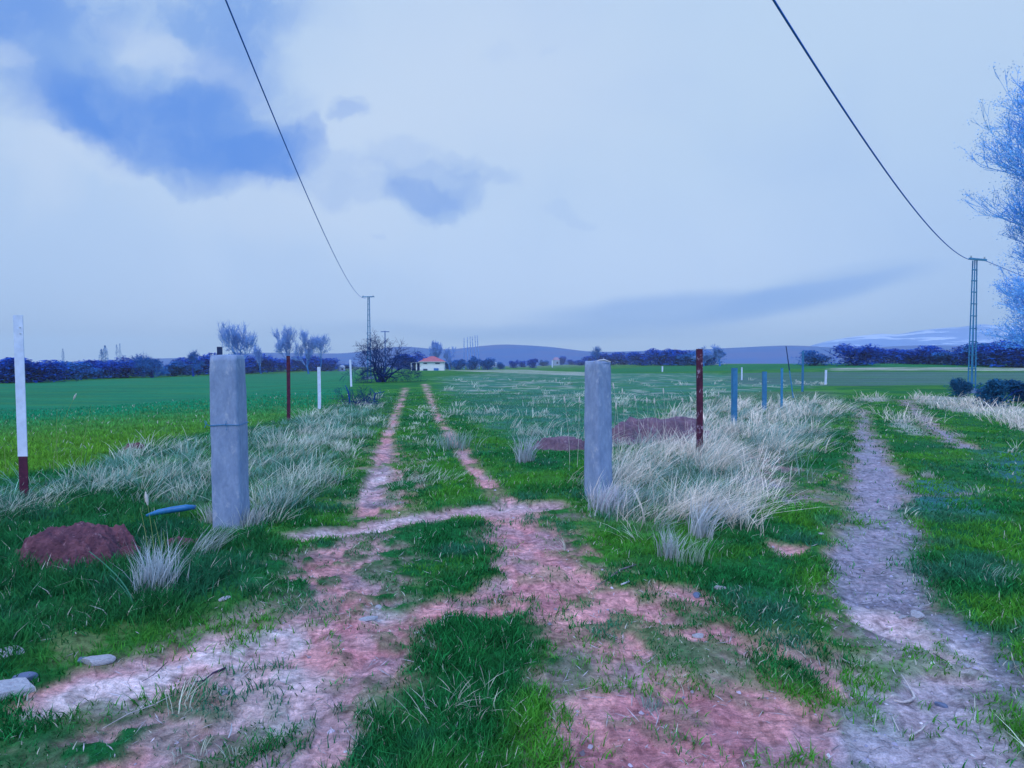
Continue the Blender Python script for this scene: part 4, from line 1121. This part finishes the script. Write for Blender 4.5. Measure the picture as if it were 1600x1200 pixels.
def hillmat(name, c1, c2, snow=None):
    m = bpy.data.materials.new(name); m.use_nodes = True; t = NT(m.node_tree); b = t.n['Principled BSDF']
    pos = t.add('ShaderNodeNewGeometry').outputs['Position']
    c = t.mix(t.ramp(t.noise(pos, .02, 6, .6).outputs[0], .4, .62), c1, c2)
    if snow:
        mp = t.add('ShaderNodeMapping', inp={'Vector': pos, 'Rotation': (0, R(-28), 0), 'Scale': (.0035, .004, .045)}).outputs[0]
        n = t.noise(mp, 1.7, 5, .6, .5).outputs[0]
        sepz = t.add('ShaderNodeSeparateXYZ', inp={0: pos}).outputs[2]
        zf = t.ramp(sepz, 35, 110)
        c = t.mix(t.ramp(t.math('ADD', n, t.math('MULTIPLY', zf, .10)), .56, .62), c, snow)
    t.l.new(c, b.inputs['Base Color']); b.inputs['Roughness'].default_value = 1; b.inputs['Specular IOR Level'].default_value = 0
    return m
M_hill = hillmat('hillside_with_painted_haze', (.10, .15, .32), (.07, .15, .34))  # blue of the distance haze put into the hill colour, keeping the air thin
M_mtn = hillmat('bluish_rock_with_snow', (.10, .24, .58), (.13, .27, .60), (.50, .60, .85))  # snow colour dulled toward the rock, painting in the fade of distance
ridge('hills', [(-500, 566), (-100, 562), (0, 563), (60, 566), (120, 565), (200, 561), (300, 559), (380, 552), (420, 551), (540, 553), (590, 546), (625, 541), (660, 544), (690, 547), (720, 545), (760, 540), (785, 538),
                (860, 542), (890, 546), (920, 550), (960, 550), (1010, 548), (1060, 548), (1120, 545), (1180, 542), (1220, 540), (1270, 541), (1330, 546), (1400, 541), (1470, 539), (1540, 543), (1640, 545), (2100, 550)],
      780, 300, 'low hills along the horizon with haze blue in their colour', M_hill, 5, .05, 1.2)
ridge('mountains', [(1150, 566), (1230, 552), (1262, 541), (1290, 533), (1330, 526), (1375, 521), (1400, 523), (1440, 517), (1475, 514), (1500, 513), (1530, 508), (1570, 511), (1620, 508), (1700, 500), (1900, 520), (2200, 560)],
      1900, 500, 'snow-streaked bluish mountains low on the right horizon', M_mtn, 9, .10, 1.0)

# ------------------------------------------------------------------ mounds, stones, sticks, litter
def mound(px, py, wpx, hpx, label, seed, name='soil_mound', group='heaps of dug soil', m=M_soil):
    p = at(px, py); d = p.y; W = wpx / F * d / 2; H = hpx / F * d
    n = 130; g_ = np.linspace(-1, 1, n); X, Y = np.meshgrid(g_ * 1.15, g_ * 1.15, indexing='ij')
    dx = X + (fbm(X * 2.5, Y * 2.5, 4, seed) - .5) * .95; dy = Y + (fbm(X * 2.5, Y * 2.5, 4, seed + 1) - .5) * .95
    r = np.hypot(dx, dy); shp = S((1.12 - r) * 1.5)
    x = p.x + X * W; y = p.y + Y * max(W * .6, .12)
    lump = fbm(x * 6, y * 6, 5, seed + 2)
    z = zfull(x.ravel(), y.ravel()).reshape(x.shape)
    zz = z - .03 + shp * H * ((.75 + .8 * lump) if d < 8 else (.9 + .25 * lump)) + (fbm(x * 24, y * 24, 4, seed + 5) - .5) * (.06 if d < 8 else .035) * np.minimum(1, shp * 3)
    co = np.column_stack([x.ravel() - p.x, y.ravel() - p.y, zz.ravel() - p.z])
    i = np.arange(n - 1)[:, None] * n; j = np.arange(n - 1)[None, :]
    q = np.stack([i + j, i + n + j, i + n + j + 1, i + j + 1], -1).reshape(-1, 4)
    o = link(name, raw_mesh(name, co, [q], False), m); o.location = p
    tag(o, label, 'soil heap', group); return o
mound(122, 880, 205, 42, 'wide heap of dug reddish soil in the grass left of the left concrete post', 2)
mound(287, 862, 62, 14, 'small dark red soil heap between the dry tuft and the left concrete post', 4)
mound(211, 702, 34, 12, 'small dark soil heap at the near edge of the left field', 6)
mound(1020, 690, 190, 34, 'long purple-brown soil bank behind the dry grass right of the gate', 8, m=M_soil2)
mound(880, 700, 96, 20, 'low brown soil bank just left of the right concrete post', 12, m=M_soil2)

def rock_mesh(seed, name='stone'):
    rn = np.random.default_rng(seed); import bmesh
    bm = bmesh.new(); bmesh.ops.create_icosphere(bm, subdivisions=3, radius=1)
    pl_ = [(Vector(rn.normal(0, 1, 3)).normalized(), rn.uniform(.55, .85)) for _ in range(9)]
    for v in bm.verts:
        for nrm, dd in pl_:
            e = v.co.dot(nrm) - dd
            if e > 0: v.co -= nrm * e
    me = bpy.data.meshes.new(name); bm.to_mesh(me); bm.free(); return me
def stone(px, py, wpx, label, seed, m=M_stone, flat=.45, name='stone', asp=.7, rz=None):
    p = place(px, py); s = wpx / F * math.hypot(p.x, p.y) / 2
    o = link(name, rock_mesh(seed, name), m); o.location = p + Vector((0, 0, s * flat * .12)); o.scale = (s * 1.25, s * asp * 1.25, s * flat * 1.25)
    o.rotation_euler = (0, 0, (seed * 1.7) % 3.1 if rz is None else rz); tag(o, label, 'stone', 'loose stones'); return o
stone(153, 1034, 36, 'smooth pale oblong stone on the edge of the grass above the white patch', 1, asp=.5, flat=.35, rz=R(15))
stone(10, 1036, 40, 'bright pale flat stone at the left edge, the upper one', 2, flat=.3, rz=R(20))
stone(14, 1078, 52, 'large pale angular stone at the left edge, the lower one', 3, flat=.5, rz=.3)
stone(34, 1062, 26, 'grey-blue stone between the two pale stones at the left edge', 4, M_stoned)
stone(128, 1033, 18, 'dim flat stone just left of the smooth oblong stone', 5, M_stoned, .3)
stone(351, 951, 14, 'small whitish stone at the grass edge below the left concrete post', 6)
stone(593, 941, 14, 'small white stone above the red soil patch', 7)
stone(573, 962, 30, 'long pale slab of stone on the red soil patch', 8, flat=.25, asp=.4, rz=R(35))
stone(1125, 916, 15, 'small pale stone on bare soil, near the bluish one', 9)
stone(1090, 919, 17, 'small bluish stone lying left of the small pale one', 10, M_stoned)
stone(1089, 988, 20, 'round pale blue-grey stone at the edge of a grass patch', 11)
stone(1432, 957, 17, 'square white stone on the gravel lane', 12, flat=.6, asp=.9)
stone(1413, 952, 15, 'chipped white stone left of the square white one', 13, asp=.6)
stone(1470, 1086, 14, 'small dark blue stone right of the curved root', 14, M_stoned)
stone(1348, 1073, 12, 'tiny pale stone at the left edge of the gravel lane', 15)
stone(349, 1075, 14, 'tiny pinkish white stone below the white soil patch', 16)
stone(1509, 1038, 12, 'tiny pale stone on the right side of the gravel lane', 17)
stone(1282, 832, 7, 'tiny white stone at the left border of the gravel lane', 18)
# scattered small stones and straw litter
def litter():
    n = 5200; x, y, r = scatter(n, 1.5, 20, -44, 44); M = masks(x, y); b = bare_of(M, x, y)
    k = rng.random(n) < np.clip(b * (.28 + .9 * M['gravel'] + .45 * M['pinkgravel']), 0, 1); x, y, r = x[k], y[k], r[k]; M = {q: v[k] for q, v in M.items()}; n = len(x)
    z = zfull(x, y); s = (.0035 + .006 * rng.random(n) ** 4 * 2 + .0006 * r)
    base = np.array([(1, 0, -.2), (.3, .9, 0), (-.8, .5, -.1), (-.7, -.6, 0), (.4, -.9, -.1), (.1, 0, .65), (-.2, .2, .6)], float)
    a = rng.random(n) * 6.28; ca, sa = np.cos(a), np.sin(a)
    j = base[None] * (1 + rng.normal(0, .22, (n, 7, 1)))
    P = np.stack([j[..., 0] * ca[:, None] - j[..., 1] * sa[:, None], j[..., 0] * sa[:, None] + j[..., 1] * ca[:, None], j[..., 2]], -1) * s[:, None, None] + np.stack([x, y, z + .001], -1)[:, None]
    f = np.array([[0, 1, 5], [1, 2, 6], [1, 6, 5], [2, 3, 6], [3, 4, 5], [3, 5, 6], [4, 0, 5]])
    fa = ((np.arange(n) * 7)[:, None, None] + f[None]).reshape(-1, 3)
    c = jit((.36, .30, .38), n, .35); w_ = rng.random(n) < .12; c[w_] = jit((.62, .6, .66), int(w_.sum()), .1)
    c = mixc(c, (.30, .32, .48), M['gravel'] * .6)
    tag(link('pebbles', raw_mesh('pebbles', P.reshape(-1, 3), [fa], False, np.repeat(c, 7, 0)), vmat('pebble_mix', .95, .1, 0)), 'small pebbles scattered over bare soil and gravel', 'pebbles', kind='stuff')
    n = 3000; x, y, r = scatter(n, 1.5, 11, -44, 44); M = masks(x, y); b = bare_of(M, x, y)
    k = rng.random(n) < .12 + .22 * b + .3 * M['half']; x, y, r = x[k], y[k], r[k]; n = len(x); z = zfull(x, y) + .006
    l = .012 + .05 * rng.random(n) ** 2.5; a = rng.random(n) * 3.14; dx, dy = np.cos(a) * l, np.sin(a) * l; ww = .0012 + .0004 * r
    px_, py_ = -np.sin(a) * ww, np.cos(a) * ww
    P = np.stack([np.stack([x - dx, y - dy, z], -1), np.stack([x + px_, y + py_, z + .004], -1), np.stack([x + dx, y + dy, z + .002 + .4 * l * rng.random(n)], -1), np.stack([x - px_, y - py_, z + .004], -1)], 1)
    fa = (np.arange(n) * 4)[:, None] + np.array([[0, 1, 2, 3]])
    tag(link('straw_litter', raw_mesh('straw_litter', P.reshape(-1, 3), [fa], False, np.repeat(jit((.55, .50, .56), n, .2), 4, 0)), M_dry), 'broken straw and stalk bits strewn over the bare soil', 'straw', kind='stuff')
litter()
def stick(name, pts, rad, label, m=M_twig, group=None, lift=.012, cat='stick'):
    """pts in photo pixels on the ground, optional lift"""
    P = [place(a[0], a[1]) for a in pts]; o0 = P[0]
    V = [(q - o0) + Vector((0, 0, (pts[i][2] if len(pts[i]) > 2 else lift))) for i, q in enumerate(P)]
    mb = MB(); mb.tube(V, [q * .62 for q in rad], 7); o = mb.build(name, m, None, True); o.location = o0; tag(o, label, cat, group); return o
stick('fallen_twig', [(932, 914), (945, 907), (958, 900), (970, 892), (985, 888), (994, 884)], [.002, .005, .009, .011, .009, .006], 'dark crooked twig lying at the grass edge right of the soil track', M_twigg)
stick('wood_chip', [(971, 917), (983, 910)], [.010, .009], 'short pale chip of wood below the crooked twig', M_stone)
stick('curved_root', [(1408, 1056, .03), (1418, 1066, .02), (1427, 1072, .015), (1429, 1078, .012), (1422, 1087, .012), (1410, 1092, .012), (1396, 1091, .01)], [.003, .005, .009, .010, .010, .009, .006], 'pale curved root like a hook on the gravel lane', M_twig)
stick('forked_twig', [(1450, 1119), (1440, 1128), (1428, 1135), (1422, 1144)], [.003, .006, .008, .011], 'small brownish knotted twig below the curved root', M_twig)
stick('thin_stalk', [(1391, 1108), (1398, 1122), (1405, 1137)], [.003, .004, .003], 'thin straight pale stalk left of the knotted twig', M_twig)
stick('dark_twig', [(1458, 1020), (1468, 1029), (1481, 1033)], [.003, .005, .003], 'small dark twig right of the curved root', M_twigd)
stick('dark_branch', [(303, 1059), (318, 1056), (333, 1048), (352, 1041)], [.003, .006, .008, .010], 'black branch piece lying on the white soil patch', M_twigd)
stick('dark_twig', [(222, 1052), (240, 1042), (256, 1030), (262, 1023)], [.002, .003, .004, .002], 'thin dark forked twig on the white soil patch', M_twigd)
stick('long_stalk', [(160, 1131), (200, 1110), (240, 1095), (270, 1082)], [.002, .004, .004, .002], 'long straight dry stalk below the white soil patch', M_twig)
stick('dry_stalk', [(680, 974), (692, 968), (700, 964), (712, 962)], [.003, .007, .008, .004], 'bleached bit of stalk at the top of the middle grass island', M_stone)
stick('pale_stalk', [(357, 1156, .02), (361, 1143, .02), (362, 1132, .04)], [.004, .005, .003], 'short upright pale stalk on the lower soil', M_stone)
# plastic sheet / pipe in the left grass
p = place(264, 818); d = p.y
mb = MB(); mb.tube([(-.20, -.02, .03), (-.1, 0, .055), (.02, .02, .075), (.14, .04, .09), (.22, .06, .09)], [.012, .028, .03, .03, .02], 10)
o = mb.build('blue_pipe', pmat('bright_blue_plastic', (.03, .20, .46), (.02, .15, .38), 5, .4, .1, .002), None, True)
o.location = p + Vector((0, 0, .03)); tag(o, 'short piece of bright blue plastic pipe in the grass by the left concrete post', 'pipe')

# ------------------------------------------------------------------ individual plants
def tuft(px, py, hpx, wpx, stems, label, colr, seed, lx=0.0, tall=0, name='dry_grass_tuft', cat='grass tuft', group='single tufts of dry grass'):
    p = place(px, py); d = p.y; H = hpx / F * d; W = wpx / F * d / 2
    ox = rng.normal(0, W * .35, stems); oy = rng.normal(0, W * .35, stems)
    h = H * (.45 + .55 * rng.random(stems)); wd = (.0022 + .0008 * d) * (.7 + .6 * rng.random(stems))
    c = jit(colr, stems, .18)
    xs = ox + p.x; ys = oy + p.y
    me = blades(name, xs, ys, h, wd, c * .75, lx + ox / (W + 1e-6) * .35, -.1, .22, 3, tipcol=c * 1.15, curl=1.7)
    co = np.empty(len(me.vertices) * 3, np.float32); me.vertices.foreach_get('co', co); co = co.reshape(-1, 3) - np.array(p)[None]; me.vertices.foreach_set('co', co.ravel().astype(np.float32)); me.update()
    o = link(name, me, M_dry); o.location = p; tag(o, label, cat, group); return o
straw = (.62, .62, .68); teal = (.22, .40, .34)
tuft(243, 935, 100, 80, 260, 'big pale tuft of dry grass in front of the left concrete post', (.58, .62, .66), 1, .15)
tuft(318, 880, 70, 70, 90, 'loose spray of dry grass leaning right below the left concrete post', (.5, .56, .54), 2, .7)
tuft(1046, 872, 62, 42, 120, 'narrow upright tuft of dry grass right of the crooked twig', (.55, .58, .60), 3, .05)
tuft(1082, 878, 60, 90, 60, 'loose greenish tuft spreading beside the narrow upright one', (.34, .46, .36), 4, .2)
tuft(1140, 815, 42, 70, 130, 'pale bent tuft at the right end of the dry grass', (.58, .6, .64), 5, .4)
tuft(1092, 838, 90, 50, 130, 'pale tuft trailing down from the dry grass bank', (.58, .6, .64), 6, .3)
tuft(820, 722, 55, 34, 120, 'small pale tuft alone in the meadow left of the right concrete post', (.5, .54, .58), 7, .1)
tuft(1450, 748, 16, 30, 60, 'low pale tuft right of the gravel lane', (.5, .5, .48), 8)
tuft(948, 800, 52, 90, 340, 'dense pale tuft hugging the foot of the right concrete post', (.62, .60, .66), 9, .25)
tuft(1560, 905, 26, 60, 50, 'faint straw tuft in the dark grass at right', (.3, .42, .36), 10, .3)
tuft(1018, 1097, 26, 52, 46, 'little grey-green rosette weed on the bare soil at bottom centre', (.28, .42, .36), 11, 0, name='rosette_weed', cat='weed', group=None)
tuft(710, 700, 38, 80, 150, 'wispy teal tuft on the strip between the two wheel tracks', (.30, .42, .38), 12, .1)
tuft(385, 826, 46, 60, 150, 'pale straw at the right foot of the left concrete post', (.56, .58, .58), 13, .2)
tuft(335, 815, 40, 50, 120, 'pale straw at the left foot of the left concrete post', (.52, .56, .56), 14, -.2)
# tall seed stalks
def stalk(px, py, tx, ty, label, head=True, bendx=0, m=None, r=.0035, group='tall seed stalks'):
    p = place(px, py); d = p.y; dx = (tx - px) / F * d; dz = (py - ty) / F * d
    t = empty('seed_stalk', p); tag(t, label, 'grass stalk', group)
    pts = [(dx * s ** 1.5 + bendx * math.sin(s * math.pi), 0, dz * s) for s in np.linspace(0, 1, 9)]
    MB().tube(pts, [r * (1 - .6 * s) for s in np.linspace(0, 1, 9)], 5).build('stem', m or M_stalk, t)
    if head:
        e = Vector(pts[-1]); dr = (e - Vector(pts[-3])).normalized()
        MB().tube([e - dr * .03, e, e + dr * .03, e + dr * .07], [.003, .011, .012, .003], 7).build('seed_head', M_strawp, t)
M_stalk = pmat('yellow_green_stalk', (.30, .38, .14), (.22, .32, .12), 9, .8, 0)
M_stalkg = pmat('teal_green_stalk', (.06, .26, .16), (.05, .22, .13), 9, .8, 0)
M_strawp = pmat('pale_seed_head', (.66, .62, .56), (.55, .52, .5), 30, .9, .3, .003)
stalk(84, 740, 119, 622, 'tallest yellow-green stalk with a pale seed head, right of the white stake', True, -.03)
stalk(92, 745, 92, 640, 'plain stalk close behind the tallest seed stalk', False, -.02)
stalk(125, 742, 145, 634, 'thin leaning stalk right of the tallest seed stalk', False)
stalk(228, 690, 219, 640, 'short stalk in front of the left field near its small soil heap', False)
stalk(9, 735, 7, 690, 'faint short stalk at the left picture edge', False)
stalk(209, 962, 141, 868, 'curved green stalk arching left over the dark grass', False, .02, M_stalkg, .005)
stalk(205, 955, 172, 905, 'shorter green stalk beside the curved one', False, .01, M_stalkg, .004)
for i, (bx, by, tx, ty) in enumerate(((235, 900, 221, 800), (243, 895, 232, 790), (255, 895, 242, 820), (262, 895, 256, 840))):
    stalk(bx, by, tx, ty, ['leftmost thin stalk rising out of the big pale tuft', 'tallest stalk rising out of the big pale tuft', 'third stalk from the left in the big pale tuft', 'rightmost short stalk in the big pale tuft'][i], i == 1, 0, M_stalk, .0028)
# feathery reeds among dry grass of the right fence: named individually by where they stand
rd = [(968, 720, 958, 607), (975, 700, 972, 615), (1000, 720, 992, 628), (1012, 715, 1010, 630), (1028, 715, 1022, 632), (1040, 705, 1036, 616), (1072, 700, 1066, 630), (1080, 710, 1078, 644), (1102, 700, 1105, 638), (1125, 690, 1122, 620), (890, 735, 882, 625), (902, 730, 905, 626), (955, 735, 962, 640), (1060, 720, 1052, 650)]
for i, (bx, by, tx, ty) in enumerate(sorted(rd, key=lambda a: a[2])):
    stalk(bx, by, tx, ty, f'pale seed-headed grass stalk round the right concrete post, {ORD[i]} from the left', True, .01, M_strawp, .0032, 'feathery stalks near the right gate post')

# ------------------------------------------------------------------ haze
hm = bpy.data.materials.new('haze_air'); hm.use_nodes = True; t = NT(hm.node_tree); t.n.clear()
ov = t.add('ShaderNodeOutputMaterial'); pv = t.add('ShaderNodeVolumePrincipled')
pv.inputs['Color'].default_value = (.88, .98, 1.0, 1); pv.inputs['Density'].default_value = .00042; pv.inputs['Anisotropy'].default_value = .1
t.l.new(pv.outputs[0], ov.inputs['Volume'])
o = MB().box((0, 0, 0), (1, 1, 1)).build('haze', hm)
o.location = (0, 0, 62); o.scale = (6400, 6400, 134)
tag(o, 'thin bluish air haze over the whole plain', 'haze', kind='stuff')
